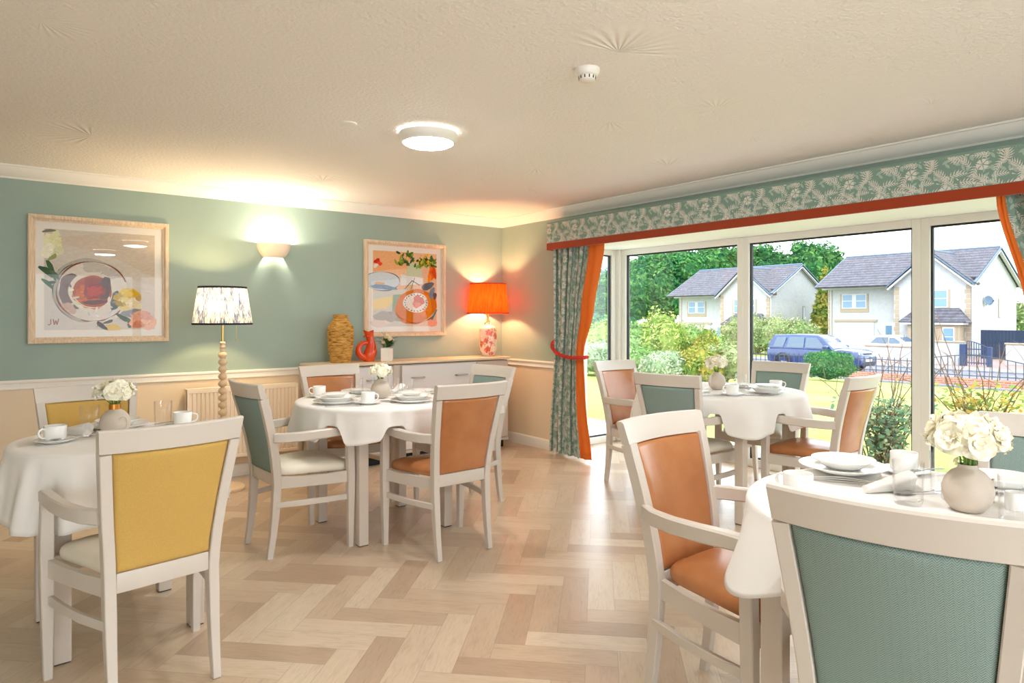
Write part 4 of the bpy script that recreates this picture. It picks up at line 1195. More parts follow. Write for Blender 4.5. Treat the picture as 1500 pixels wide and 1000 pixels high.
class Art:
    """flat painted shapes in picture units: x right, y up, 0..1 across the print"""
    def __init__(s, w, h): s.m = MB(True); s.w, s.h = w, h; s.z = 0; s.rnd = random.Random(4); s.log = []
    def sh(s, pts, c):
        s.z += .00001; s.m.poly([(p[0] * s.w, -s.z, p[1] * s.h) for p in pts], lin(*c))
    def ell(s, cx, cy, rx, ry, c, rot=0, n=40, wob=.0, a0=0, a1=360):
        pts = []; ph = s.rnd.random() * 6
        if a1 - a0 >= 360: s.log.append((cx, cy, rx, ry, c))
        for k in range(n + (a1 - a0 < 360)):
            t = R_(a0 + (a1 - a0) * k / n); q = 1 + wob * math.sin(3 * t + ph) + wob * .6 * math.sin(7 * t + ph * 2); x, y = rx * q * math.cos(t), ry * q * math.sin(t); r = R_(rot)
            pts.append((cx + x * math.cos(r) - y * math.sin(r), cy + x * math.sin(r) + y * math.cos(r)))
        s.sh(pts, c)
    def arc(s, cx, cy, rx, ry, wd, c, a0, a1, n=36, rot=0):
        r = R_(rot)
        def P(t, q): x, y = (rx + q) * math.cos(t), (ry + q) * math.sin(t); return (cx + x * math.cos(r) - y * math.sin(r), cy + x * math.sin(r) + y * math.cos(r))
        s.z += .00006
        for k in range(n):
            t0, t1 = R_(a0 + (a1 - a0) * k / n), R_(a0 + (a1 - a0) * (k + 1) / n); w0 = wd * (.7 + .5 * math.sin(k * .5))
            s.m.poly([(p[0] * s.w, -s.z, p[1] * s.h) for p in (P(t0, 0), P(t1, 0), P(t1, w0), P(t0, w0))], lin(*c))
    def line(s, pts, wd, c):
        for (x0, y0), (x1, y1) in zip(pts, pts[1:]):
            dx, dy = x1 - x0, y1 - y0; q = math.hypot(dx, dy); nx, ny = -dy / q * wd / 2, dx / q * wd / 2
            s.sh([(x0 + nx, y0 + ny), (x1 + nx, y1 + ny), (x1 - nx, y1 - ny), (x0 - nx, y0 - ny)], c)
    def brush(s, n):
        """loose strokes of neighbouring hue over the painted areas"""
        L = list(s.log)
        for k in range(n):
            cx, cy, rx, ry, c = L[(k * 7) % len(L)]; t = s.rnd.random() * 6.28; q = s.rnd.random() ** .5 * .8
            x, y = cx + rx * q * math.cos(t), cy + ry * q * math.sin(t); j = s.rnd.randint(-22, 18)
            for hx, hy, gx, gy, hc in L:                  # the uppermost shape at this spot gives the hue
                if ((x - hx) / gx) ** 2 + ((y - hy) / gy) ** 2 < .9: c, rx, ry = hc, gx, gy
            if not (.03 < x < .97 and .03 < y < .97): continue
            cc = tuple(max(10, min(250, v + j + s.rnd.randint(-10, 10))) for v in c); w = min(rx, ry, .12)
            e = s.rnd.random() * 180; hw_, hl_ = w * .10, w * (.14 + .18 * s.rnd.random()); r = R_(e)
            s.sh([(x + a * math.cos(r) - b * math.sin(r), y + a * math.sin(r) + b * math.cos(r)) for a, b in ((-hl_, -hw_ * .6), (-hl_ * .3, -hw_), (hl_ * .8, -hw_ * .7), (hl_, hw_ * .2), (hl_ * .2, hw_), (-hl_ * .9, hw_ * .5))], cc)
    def dab(s, cx, cy, L, wd, ang, c): s.ell(cx, cy, L / 2, wd / 2, c, ang, 10, .12)
def picture(x0, x1, z0, z1, label, paint, seed):
    r = empty('framed_picture', (x0, YW - .001, z0)); tag(r, label, 'picture', 'framed prints on the green wall')
    W, H = x1 - x0, z1 - z0; fw = .045
    m = MB()
    prof = [(0, 0), (0, -.028), (.006, -.034), (.022, -.036), (.030, -.030), (.034, -.022), (fw, -.018), (fw, -.010)]
    cs = [(0, 0, 1, 1), (W, 0, -1, 1), (W, H, -1, -1), (0, H, 1, -1)]
    secs = [[(cx + sx * a, b, cz + sz * a) for a, b in prof] for cx, cz, sx, sz in cs]
    secs.append(secs[0]); m.loft(secs, cap=False, closed=False); m.obj('frame', M['frame_wood'], r, 20)
    m = MB(); m.box(.01, W - .01, -.009, -.001, .01, H - .01); m.obj('mount', M['mount'], r, 0)
    b = .095; a = Art(W - 2 * b, H - 2 * b); paint(a)
    o = a.m.obj('print', paint_mat('painted print %d' % seed, seed), r, 0, (b, -.0093, b), False)
    m = MB(); m.poly([(fw - .004, -.0175, fw - .004), (W - fw + .004, -.0175, fw - .004), (W - fw + .004, -.0175, H - fw + .004), (fw - .004, -.0175, H - fw + .004)]); m.obj('glass', M['picglass'], r, 0)
    return r
def tea(a):
    a.sh([(0, 0), (1, 0), (1, 1), (0, 1)], (208, 198, 186))
    a.sh([(.0, .0), (1, 0), (1, .45), (.55, .62), (0, .5)], (214, 206, 200)); a.sh([(0, .9), (.6, 1), (1, 1), (1, .55), (.6, .75)], (206, 190, 172))
    a.ell(.40, .40, .345, .325, (178, 172, 162), 0, 44, .02); a.ell(.43, .385, .315, .305, (222, 213, 204), 0, 48, .01)
    a.ell(.25, .38, .13, .18, (128, 110, 108), 8, 30, .06); a.ell(.50, .60, .19, .07, (198, 190, 182), -14, 24, .1); a.ell(.55, .18, .20, .08, (226, 218, 212), 8, 24, .1)
    a.ell(.2, .22, .08, .05, (206, 176, 160), -30, 20, .1)
    a.arc(.42, .39, .315, .30, .012, (132, 62, 36), 20, 250); a.arc(.42, .39, .315, .30, .010, (120, 70, 50), 250, 330); a.arc(.41, .385, .335, .315, .007, (66, 60, 60), 120, 240)
    a.ell(.42, .385, .215, .205, (228, 218, 205), 0, 40, .015); a.ell(.42, .39, .175, .162, (176, 80, 30), 0, 40, .02)
    a.ell(.37, .36, .10, .12, (206, 104, 36), 10, 26, .08); a.ell(.45, .48, .12, .055, (150, 58, 24), -6, 24, .1); a.ell(.52, .42, .065, .12, (92, 62, 54), -14, 26, .08)
    a.ell(.43, .395, .10, .085, (150, 54, 30), 0, 26, .1); a.ell(.43, .395, .07, .06, (192, 62, 40), 0, 26, .12); a.ell(.44, .28, .12, .025, (110, 58, 44), 4, 20, .1); a.arc(.42, .385, .178, .165, .014, (206, 128, 74), 190, 300)
    a.ell(.63, .30, .05, .10, (84, 92, 102), -12, 20, .1)
    for cx, cy, L, w, an, c in ((.67, .34, .13, .10, 20, (200, 172, 60)), (.74, .38, .14, .12, -10, (232, 206, 90)), (.80, .36, .12, .13, 60, (222, 182, 40)), (.72, .27, .14, .16, 80, (232, 214, 140)), (.80, .27, .12, .15, 70, (240, 226, 190)), (.84, .33, .06, .07, 30, (204, 168, 110)), (.66, .27, .05, .14, 75, (178, 150, 62)), (.76, .37, .08, .05, 0, (240, 200, 30)), (.78, .17, .20, .09, 5, (150, 150, 160)), (.70, .12, .16, .05, -30, (76, 88, 74)), (.76, .06, .10, .05, 95, (84, 100, 78)),
                                (.86, .10, .22, .18, 20, (234, 178, 152)), (.94, .07, .16, .16, 60, (240, 194, 170)), (.84, .05, .12, .08, 0, (224, 150, 122)), (.92, .14, .14, .09, -30, (226, 172, 160)), (.60, .02, .16, .07, 0, (226, 196, 112)), (.50, .04, .13, .045, -40, (74, 62, 46)), (.56, .08, .10, .03, 20, (96, 84, 66))):
        a.dab(cx, cy, L, w, an, c)
    for cx, cy, L, w, an, c in ((.05, .86, .20, .13, 80, (236, 230, 196)), (.10, .90, .18, .10, 100, (226, 224, 178)), (.03, .78, .16, .10, 70, (240, 236, 214)), (.12, .78, .12, .08, 50, (218, 216, 178)), (.04, .98, .12, .03, 10, (120, 116, 100)), (.07, .72, .10, .04, 40, (150, 154, 90)), (.06, .60, .22, .045, 110, (74, 104, 70)), (.02, .58, .16, .06, -40, (62, 92, 66)), (.09, .55, .12, .04, -50, (90, 112, 86)), (.03, .46, .14, .04, -45, (70, 100, 74)), (.06, .47, .08, .03, 10, (56, 84, 64))):
        a.dab(cx, cy, L, w, an, c)
    a.brush(420)
    br = (150, 104, 78)
    a.line([(.055, .11), (.056, .065), (.045, .05), (.03, .055)], .009, br)
    a.line([(.075, .11), (.085, .052), (.098, .095), (.108, .052), (.122, .112)], .009, br)
def still(a):
    a.sh([(0, 0), (1, 0), (1, 1), (0, 1)], (226, 190, 160)); a.sh([(0, 1), (0, .70), (.5, .72), (.6, 1)], (236, 178, 132)); a.sh([(0, .72), (.5, .78), (.55, .66), (0, .66)], (238, 196, 160))
    a.sh([(0, .46), (.5, .50), (.55, 0), (0, 0)], (206, 204, 196)); a.sh([(0, .35), (.45, .44), (.2, .24), (0, .22)], (232, 210, 150))
    a.ell(.14, .60, .26, .12, (206, 216, 224), 0, 30, .04); a.arc(.14, .60, .26, .12, .014, (110, 122, 142), 0, 360); a.ell(.10, .56, .07, .03, (222, 172, 130), 0, 20, .1); a.ell(.16, .52, .20, .03, (124, 146, 180), -4, 24, .1)
    a.sh([(.30, .42), (.52, .44), (.55, .05), (.28, .08)], (150, 172, 148)); a.ell(.20, .12, .2, .09, (176, 170, 166), 10, 24, .15); a.ell(.1, .04, .15, .05, (224, 208, 200), 0, 20, .1)
    a.ell(.66, .27, .34, .23, (212, 120, 40), 12, 40, .03); a.arc(.66, .27, .33, .22, .02, (164, 84, 40), 200, 350); a.ell(.8, .28, .12, .16, (230, 140, 50), 12, 26, .06)
    a.ell(.66, .32, .20, .135, (240, 232, 226), 0, 40, .02)
    for k in range(22):
        t = 2 * PI * k / 22; a.dab(.66 + .175 * math.cos(t), .32 + .115 * math.sin(t), .03, .014, k * 50, (90, 96, 108))
    a.ell(.70, .34, .09, .08, (214, 128, 116), 20, 24, .14); a.ell(.67, .29, .06, .04, (222, 150, 134), 0, 20, .14)
    a.sh([(.42, .55), (.78, .58), (.78, .66), (.42, .70)], (226, 224, 222)); a.sh([(.5, .68), (.76, .68), (.74, .86), (.54, .86)], (196, 206, 176)); a.line([(.48, .5), (.6, .62), (.72, .56)], .012, (96, 98, 104)); a.line([(.58, .5), (.64, .66)], .008, (90, 90, 96))
    for k in range(60):
        x = .34 + .64 * a.rnd.random(); y = .83 + .16 * a.rnd.random() - .10 * (a.rnd.random() if x > .6 else 0)
        a.dab(x, y, .06 + .06 * a.rnd.random(), .035, a.rnd.random() * 180, ((74, 106, 40), (108, 138, 48), (56, 82, 38), (150, 166, 62))[k % 4])
    for k in range(12): a.dab(.6 + .3 * a.rnd.random(), .86 + .12 * a.rnd.random(), .04, .03, k * 30, ((228, 176, 50), (240, 210, 90))[k % 2])
    for x, y, L, w, an, c in ((.06, .86, .10, .07, 20, (206, 50, 36)), (.10, .83, .08, .05, -20, (232, 84, 60)), (.04, .80, .08, .05, 40, (246, 230, 220)), (.91, .72, .20, .10, 85, (232, 104, 30)), (.96, .74, .18, .07, 100, (216, 78, 22)), (.88, .66, .14, .06, 80, (240, 140, 50)), (.85, .55, .22, .10, 20, (104, 108, 120)), (.92, .46, .18, .08, 70, (124, 140, 160)), (.97, .42, .10, .06, 90, (92, 76, 84)), (.95, .14, .22, .03, 60, (96, 130, 134)), (.93, .04, .16, .10, 0, (244, 170, 150))): a.dab(x, y, L, w, an, c)
    a.brush(520)
picture(.197, 1.081, 1.112, 2.015, 'larger looking framed painting of a teacup and yellow rose signed JW', tea, 1)
picture(2.708, 3.585, 1.115, 2.015, 'framed still life painting of plates and orange flowers above the sideboard', still, 2)

# ------------------------------------------------------------------ radiator
RX0, RX1, RYP, RZ0, RZ1 = 1.19, 2.06, YW - .118, .165, .745
rd = empty('radiator', (RX0, YW, RZ0)); tag(rd, 'white panel radiator below the dado rail behind the floor lamp', 'radiator')
M['rad'] = mat('radiator enamel', (240, 228, 212), 0.35, 0.45)
def rT(m): m.T = Matrix.Translation((-RX0, -YW, -RZ0)); return m
m = rT(MB()); N = 26; pts = []
for k in range(N):
    x = RX0 + .03 + (RX1 - RX0 - .06) * k / N; p = (RX1 - RX0 - .06) / N
    pts += [(x, RYP + .010), (x + p * .28, RYP + .010), (x + p * .38, RYP), (x + p * .90, RYP)]
pts = [(RX0, RYP + .004), (RX0 + .03, RYP + .004)] + pts + [(RX1 - .03, RYP + .004), (RX1, RYP + .004)]
a_ = [(x, y) for x, y in pts] + [(RX1, RYP + .022), (RX0, RYP + .022)]
m.prism(a_, RZ0 + .035, RZ1 - .04, 'z'); m.box(RX0, RX1, RYP - .001, RYP + .022, RZ1 - .04, RZ1 - .012, .003, 1); m.box(RX0, RX1, RYP - .001, RYP + .022, RZ0 + .008, RZ0 + .035, .003, 1)
m.obj('front_panel', M['rad'], rd, 20)
m = rT(MB())
for x in (RX0, RX1 - .012): m.box(x, x + .012, RYP - .002, RYP + .085, RZ0 + .004, RZ1 - .004, .003, 1)
m.box(RX0 + .012, RX1 - .012, RYP + .0, RYP + .085, RZ1 - .012, RZ1 - .004)
m.obj('casing', M['rad'], rd, 0)
m = rT(MB())
for x in (RX0 + .15, RX1 - .15): m.box(x, x + .03, RYP + .03, YW - .001, RZ0 + .1, RZ1 - .1)
m.obj('bracket', M['rad'], rd, 0)
m = rT(MB()); m.tube([(RX0 - .025, RYP + .05, RZ0 + .04), (RX0 + .005, RYP + .05, RZ0 + .04)], .012, 12); m.tube([(RX0 - .025, RYP + .05, RZ0 + .05), (RX0 - .025, RYP + .05, .0)], .0075, 10); m.obj('valve_pipe', M['chrome'], rd, 40)

# ------------------------------------------------------------------ ceiling fittings
M['lit'] = bpy.data.materials.new('lit opal diffuser'); M['lit'].use_nodes = True; emis(M['lit'], (1, .99, .98, 1), 60)
M['halo'] = bpy.data.materials.new('lit edge ring'); M['halo'].use_nodes = True; emis(M['halo'], (1, .96, .9, 1), 14)
def ceiling_light(x, y, label):
    r = empty('ceiling_light', (x, y, ZC)); tag(r, label, 'ceiling light', 'round ceiling lights')
    m = MB(); m.lathe([(.12, -.006), (.155, -.006), (.158, -.008), (.158, -.012), (.163, -.016), (.163, -.030), (.158, -.050), (.142, -.066), (.138, -.066), (.138, -.04), (.12, -.03)], 56, close=True); m.obj('trim_ring', M['white'], r, 40)
    m = MB(); m.lathe([(.137, -.058), (.137, -.068), (.12, -.0765), (.06, -.082), (0, -.083)], 48); m.obj('diffuser', M['lit'], r, 60)
    m = MB(); m.lathe([(.150, -.0005), (.1575, -.0005), (.1575, -.0055), (.150, -.0055)], 56, close=True); m.obj('glow_ring', M['halo'], r, 40)
    return r
ceiling_light(1.92, 3.24, 'round white ceiling light shining over the sideboard table')
ceiling_light(1.55, 1.08, 'round ceiling light reflected in the teacup picture, out of frame')
ceiling_light(1.38, -.63, 'round ceiling light behind the camera')
sd_ = empty('smoke_detector', (1.96, 2.02, ZC)); tag(sd_, 'white round smoke detector with dark slots on the ceiling', 'smoke detector')
m = MB(); m.lathe([(0, 0), (.052, 0), (.053, -.004), (.051, -.014), (.045, -.026), (.038, -.030), (0, -.030)], 44); m.obj('base', M['white'], sd_, 40)
m = MB(); m.lathe([(0, -.030), (.034, -.030), (.036, -.034), (.034, -.046), (.028, -.051), (0, -.052)], 40); m.obj('sensor_cap', M['white'], sd_, 40)
m = MB()
for k in range(12):
    a = 2 * PI * k / 12; m.T = Matrix.Rotation(a, 4, 'Z') @ Matrix.Translation((.0352, 0, -.038)); m.box(-.001, .0013, -.0022, .0022, -.006, .006)
m.obj('slots', M['black'], sd_, 0)
m = MB(); m.lathe([(0, 0), (.046, 0), (.0475, -.003), (.045, -.007), (.03, -.009), (0, -.0095)], 40)
o = m.obj('blanking_plate', M['white_matt'], None, 40, (1.50, 3.36, ZC - .0005)); tag(o, 'small flat round cover plate on the ceiling above the floor lamp side', 'cover plate')

# ------------------------------------------------------------------ ground outside
def dim(c, k): return tuple(q * k for q in c[:3]) + (1.0,)

def gz(x):
    """ground height outside, falling from the building to the road"""
    if x < 6.4: return -.07
    if x < 27.6: return -.07 - (x - 6.4) * .0486
    return -1.25
def lawn_tex(t, p):
    c = t.coord(); n = t.noise(c, .35, 4); n2 = t.noise(c, 6, 4, .7)
    k = t.math('ADD', t.math('MULTIPLY', n, .6), t.math('MULTIPLY', n2, .5))
    t.put(p.inputs['Base Color'], t.ramp(k, [(0.35, lin(116, 134, 64)), (0.55, lin(146, 158, 84)), (0.75, lin(160, 164, 108))]))
M['lawn'] = mat('mown lawn', (180, 190, 100), 0.95, 0.1, fn=lawn_tex)
M['paving'] = mat('grey paving', (170, 172, 178), 0.8, 0.3, fn=speckle((110, 111, 120), (134, 135, 142), 4))
M['road'] = mat('asphalt', (150, 150, 160), 0.85, 0.2, fn=speckle((94, 95, 106), (116, 116, 126), 2))
M['pinkpave'] = mat('pink block paving', (190, 160, 150), 0.85, 0.2, fn=speckle((126, 104, 100), (150, 128, 124), 3))
M['soil'] = mat('bark mulch', (120, 96, 76), 0.95, 0.1, fn=speckle((96, 74, 56), (146, 122, 100), 9))
g = MB(); xs = [6.4, 10, 15, 20, 27.6]; 
for a, b in zip(xs, xs[1:]): g.poly([(a, -12, gz(a)), (b, -12, gz(b)), (b, 46, gz(b)), (a, 46, gz(a))])
structure(g.obj('lawn', M['lawn'], smooth=0))
M['patio'] = mat('pale patio slabs', (196, 192, 188), 0.8, 0.3, fn=speckle((184, 180, 178), (206, 203, 200), 4))
g = MB(); g.box(5.33, 6.4, -12, 46, -.2, -.07); structure(g.obj('patio', M['patio'], smooth=0))
g = MB(); g.poly([(28.2, -30, -1.25), (36, -30, -1.25), (36, 90, -1.25), (28.2, 90, -1.25)]); structure(g.obj('road', M['road'], smooth=0))
g = MB(); g.box(27.2, 28.2, -30, 90, -1.4, -1.16); g.box(36, 38, -30, 90, -1.4, -1.18); structure(g.obj('pavement', M['paving'], smooth=0))
g = MB(); g.poly([(38, -30, -1.24), (200, -30, -1.24), (200, 160, -1.24), (38, 160, -1.24)]); g.poly([(27.2, 46, -1.26), (38, 46, -1.26), (38, 160, -1.26), (27.2, 160, -1.26)]); structure(g.obj('ground', M['lawn'], smooth=0))
g = MB(); g.box(38, 49.4, 2, 22.2, -1.3, -1.215); structure(g.obj('driveway', M['pinkpave'], smooth=0))
g = MB()
for k in range(24):
    y0, y1 = -6 + k * .44, -6 + (k + 1) * .44; f = lambda y: 11.4 + .8 * math.sin(y * .5)
    g.poly([(f(y0), y0, gz(f(y0)) + .012), (f(y0) + 1.3, y0, gz(f(y0) + 1.3) + .012), (f(y1) + 1.3, y1, gz(f(y1) + 1.3) + .012), (f(y1), y1, gz(f(y1)) + .012)])
structure(g.obj('garden_path', M['paving'], smooth=0))

# ------------------------------------------------------------------ low brick wall with railings
def bricks(t, p):
    c = t.coord(); b = t.node('ShaderNodeTexBrick'); x, y, z = t.sep(c); t.l.new(t.comb(y, z, 0.0), b.inputs['Vector'])
    b.inputs['Color1'].default_value = lin(168, 112, 92); b.inputs['Color2'].default_value = lin(150, 92, 76); b.inputs['Mortar'].default_value = lin(180, 160, 150)
    b.inputs['Scale'].default_value = 1.0; b.inputs['Brick Width'].default_value = .22; b.inputs['Row Height'].default_value = .075; b.inputs['Mortar Size'].default_value = .008
    t.l.new(b.outputs[0], p.inputs['Base Color'])
M['brick'] = mat('red brick', (160, 100, 84), 0.85, 0.2, fn=bricks)
M['iron'] = mat('dark railing iron', (62, 66, 76), 0.6, 0.3)
FX, FZ = 27.75, -1.16
rl = empty('railing_fence', (FX, 14, FZ)); tag(rl, 'dark iron railings with an arched top on a low brick wall along the road', 'fence')
def fT(m): m.T = Matrix.Translation((-FX, -14, -FZ)); return m
m = fT(MB()); m.box(FX - .12, FX + .12, 4, 26, FZ - .08, FZ + .26, .01, 1); m.obj('brick_wall', M['brick'], rl, 0)
def top(y):
    for yc in (9.0,):
        e = abs(y - yc)
        if e < 1.9: return FZ + .78 + .30 * math.cos(e / 1.9 * PI / 2)
    return FZ + .78
m = fT(MB()); m.sweep([(FX, y, FZ + .36) for y in (4, 26)], .02, .03); m.sweep([(FX, 4 + .2 * k, top(4 + .2 * k)) for k in range(111)], .025, .03); m.obj('rails', M['iron'], rl, 0)
y = 4.2
while y < 26:
    m = MB(); m.T = Matrix.Translation((0, y - 14, 0)); h = top(y) - FZ
    post = abs((y * 5) % 12) < .9
    m.box(-.012, .012, -.012, .012, .26 if not post else -.02, h + (.10 if h < .8 else .0)); m.obj('baluster', M['iron'], rl, 0)
    y += .23

# ------------------------------------------------------------------ houses across the road
M['harl'] = mat('white rendered wall', (172, 173, 176), 0.9, 0.15, fn=speckle((166, 167, 170), (177, 178, 181), 5))
M['sandstone'] = mat('sandstone block', (158, 143, 124), 0.85, 0.2)
M['fascia'] = mat('white fascia', (190, 190, 193), 0.6)
M['barge'] = mat('blue grey verge', (84, 104, 126), 0.6)
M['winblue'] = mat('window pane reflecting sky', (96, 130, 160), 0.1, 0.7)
M['garage'] = mat('white garage door', (186, 186, 190), 0.5)
def tiles(ax):
    def f(t, p):
        c = t.coord(); x, y, z = t.sep(c)
        row = t.math('FRACT', t.math('MULTIPLY', z, 5.2)); n = t.noise(c, 2.5, 4); n3 = t.noise(t.vmath('MULTIPLY', c, (6, 6, 5.2)), 1.2, 2)
        k = t.math('ADD', t.math('MULTIPLY', row, .30), t.math('ADD', t.math('MULTIPLY', n, .35), t.math('MULTIPLY', n3, .35)))
        t.put(p.inputs['Base Color'], t.ramp(k, [(0.28, lin(52, 51, 58)), (0.5, lin(82, 79, 88)), (0.75, lin(116, 113, 122))]))
        t.put(p.inputs['Normal'], t.bump(row, .6, .03))
    return f
M['slate'] = mat('grey concrete roof tiles', (130, 130, 142), 0.75, 0.3, fn=tiles(0))
def gable(m, pts, d0, d1, ax): m.prism(pts, d0, d1, ax)
def house(X0, Y0, Z0, label):
    """front face on x=X0 facing -x; local a runs along +y from the near corner, b runs along +x"""
    r = empty('house', (X0, Y0, Z0)); tag(r, label, 'house', 'white rendered houses across the road')
    E, W, Dp = 4.75, 9.5, 8.6
    def B(m, a0, a1, b0, b1, z0, z1, bev=0): m.box(b0, b1, a0, a1, z0, z1, bev, 1)
    m = MB(); B(m, 4.5, W, .9, Dp, 0, E); B(m, 0, 4.5, .0, Dp, 0, E)
    m.prism([(.0, E), (Dp, E), (Dp / 2, E + 2.25)], 0, .3, 'y'); m.prism([(.9, E), (Dp, E), (Dp / 2, E + 2.2)], W - .3, W, 'y'); m.prism([(0, E), (4.5, E), (2.25, E + 1.95)], 0, .3, 'x')
    m.obj('walls', M['harl'], r, 0)
    def roof_slab(m, p0, p1, q1, q0, th=.12):
        n = (Vector(p1) - Vector(p0)).cross(Vector(q0) - Vector(p0)).normalized()
        if n.z < 0: n = -n
        lo = [Vector(p) for p in (p0, p1, q1, q0)]; hi = [p + n * th for p in lo]
        L = [m.v(p) for p in lo]; H = [m.v(p) for p in hi]; m.f(L); m.f(H)
        for i in range(4): m.f([L[i], L[(i + 1) % 4], H[(i + 1) % 4], H[i]])
    m = MB(); ov = .35; sl = 2.25 / (Dp / 2); zr = E + 2.25 + .05; c = Dp / 2
    roof_slab(m, (-ov, 4.55, E - ov * sl + .05), (-ov, W + .3, E - ov * sl + .05), (c, W + .3, zr), (c, 4.55, zr))
    roof_slab(m, (.25, -.3, E + .25 * sl + .05), (.25, 4.55, E + .25 * sl + .05), (c, 4.55, zr), (c, -.3, zr))
    roof_slab(m, (Dp + ov, -.3, E - ov * sl + .05), (Dp + ov, W + .3, E - ov * sl + .05), (c, W + .3, zr), (c, -.3, zr))
    s2 = 1.95 / 2.25; zg = E + 1.95 + .06; b1 = c * 1.95 / 2.25 + .1
    roof_slab(m, (-.35, -.32, E - .32 * s2 + .06), (.4, -.32, E - .32 * s2 + .06), (b1, 2.25, zg), (-.35, 2.25, zg))
    roof_slab(m, (-.35, 4.82, E - .32 * s2 + .06), (.4, 4.82, E - .32 * s2 + .06), (b1, 2.25, zg), (-.35, 2.25, zg))
    m.obj('roof', M['slate'], r, 0)
    m = MB()
    for a0, a1 in ((-.32, 2.25), (4.82, 2.25)):           # verges of the front gable
        m.sweep([(-.38, a0, E - .32 * s2 + .10), (-.38, a1, zg + .04)], .06, .16, up=(1, 0, 0))
    for a in (-.33, W + .33):
        for b0 in (-ov, Dp + ov): m.sweep([(b0, a, E - ov * sl + .12), (c, a, zr + .07)], .06, .16, up=(0, 1, 0))
    m.tube([(c, -.3, zr + .12), (c, W + .3, zr + .12)], .09, 8); m.tube([(-.3, 2.25, zg + .12), (b1, 2.25, zg + .12)], .08, 8)
    m.obj('verge', M['barge'], r, 0)
    m = MB(); B(m, 4.9, W + .2, .42, .52, E - .22, E - .02); B(m, 4.5, W + .1, .5, .9, E - .1, E - .05)
    for a0, a1 in ((-.28, 2.25), (4.78, 2.25)): m.sweep([(-.30, a0, E - .30 * s2 - .10), (-.30, a1, zg - .16)], .10, .20, up=(1, 0, 0))
    for b0 in (-ov + .05, Dp + ov - .05): m.sweep([(b0, -.26, E - ov * sl - .04), (c, -.26, zr - .12)], .08, .2, up=(0, 1, 0))
    m.tube([(.05, -.06, E - .2), (.05, -.06, 0)], .045, 8); m.tube([(.86, W - .25, E - .1), (.86, W - .25, 0)], .045, 8)
    m.obj('fascia', M['fascia'], r, 0)
    m = MB()                                              # corner stones
    for a, b, ax in ((-.012, -.012, 0), (4.17, -.012, 0), (W - .33, .888, 0)):
        z = .1
        while z < E - .4: B(m, a, a + (.34 if int(z / .3) % 2 else .26), b, b + .1, z, z + .27); z += .3
    m.obj('quoins', M['sandstone'], r, 0)
    def win(a0, a1, z0, z1, b, twin=True, name='window'):
        f = MB(); st = MB()
        B(f, a0, a1, b - .05, b + .04, z0, z1)
        w_ = f.obj(name, M['fascia'], r, 0)
        s_ = MB(); B(s_, a0 - .14, a1 + .14, b - .03, b + .02, z0 - .28, z0 - .02); B(s_, a0 - .12, a0, b - .03, b + .02, z0, z1); B(s_, a1, a1 + .12, b - .03, b + .02, z0, z1); s_.obj('surround', M['sandstone'], w_, 0)
        n = 2 if twin else 1; ww = (a1 - a0) / n
        for k in range(n):
            p = MB(); zm = z0 + (z1 - z0) * .52
            B(p, a0 + ww * k + .07 + (.08 if twin and k else 0), a0 + ww * (k + 1) - .07 - (.08 if twin and not k else 0), b - .06, b - .045, z0 + .07, zm - .03)
            B(p, a0 + ww * k + .07 + (.08 if twin and k else 0), a0 + ww * (k + 1) - .07 - (.08 if twin and not k else 0), b - .06, b - .045, zm + .03, z1 - .07)
            p.obj('pane', M['winblue'], w_, 0)
    win(6.7, 8.45, 3.15, 4.2, .9); win(1.25, 3.2, 3.15, 4.3, 0)
    win(.62, 1.30, .65, 1.9, -.75, False); win(1.75, 2.65, .65, 1.9, -.75, False)
    m = MB(); B(m, .35, 3.35, -.75, 0, 0, 2.2); m.obj('bay', M['sandstone'], r, 0)
    m = MB(); A = [(-1.0, -.1, 2.2), (-1.0, 3.8, 2.2), (0, 3.1, 3.05), (0, .6, 3.05)]; roof_slab(m, *A, .08)
    m.poly([(-1.0, -.1, 2.2), (0, .6, 3.1), (0, -.1, 2.2)]); m.poly([(-1.0, 3.8, 2.2), (0, 3.1, 3.1), (0, 3.8, 2.2)]); m.obj('bay_roof', M['slate'], r, 0)
    m = MB(); B(m, .1, 3.6, -.95, 0, 2.06, 2.2); m.obj('bay_gutter', M['fascia'], r, 0)
    m = MB(); B(m, 6.2, 8.8, .86, .9, 0, 2.15)
    d = m.obj('garage_door', M['garage'], r, 0); m = MB(); B(m, 6.0, 9.0, .82, .9, 2.2, 2.36); m.obj('lintel', M['sandstone'], d, 0)
    m = MB(); B(m, 4.55, 5.6, .84, .9, .1, 2.15); d = m.obj('front_door', M['fascia'], r, 0); m = MB(); B(m, 5.0, 5.4, .82, .84, .9, 1.95); m.obj('pane', M['winblue'], d, 0)
    m = MB(); m.box(4.9, 5.25, -.04, .02, 2.5, 3.75); w_ = m.obj('window', M['sandstone'], r, 0); m = MB(); m.box(4.97, 5.18, -.05, -.03, 2.6, 3.65); m.obj('pane', M['winblue'], w_, 0)
    m = MB(); m.box(1.2, 1.6, .8, .98, .2, .6)
    m.bm.free()
    return r
house(48.3, 15.65, -1.25, 'nearer white house with gable, satellite dish and garage behind the parked cars')
house(48.3, 29.35, -1.55, 'farther white house partly hidden by hedges and the window post')
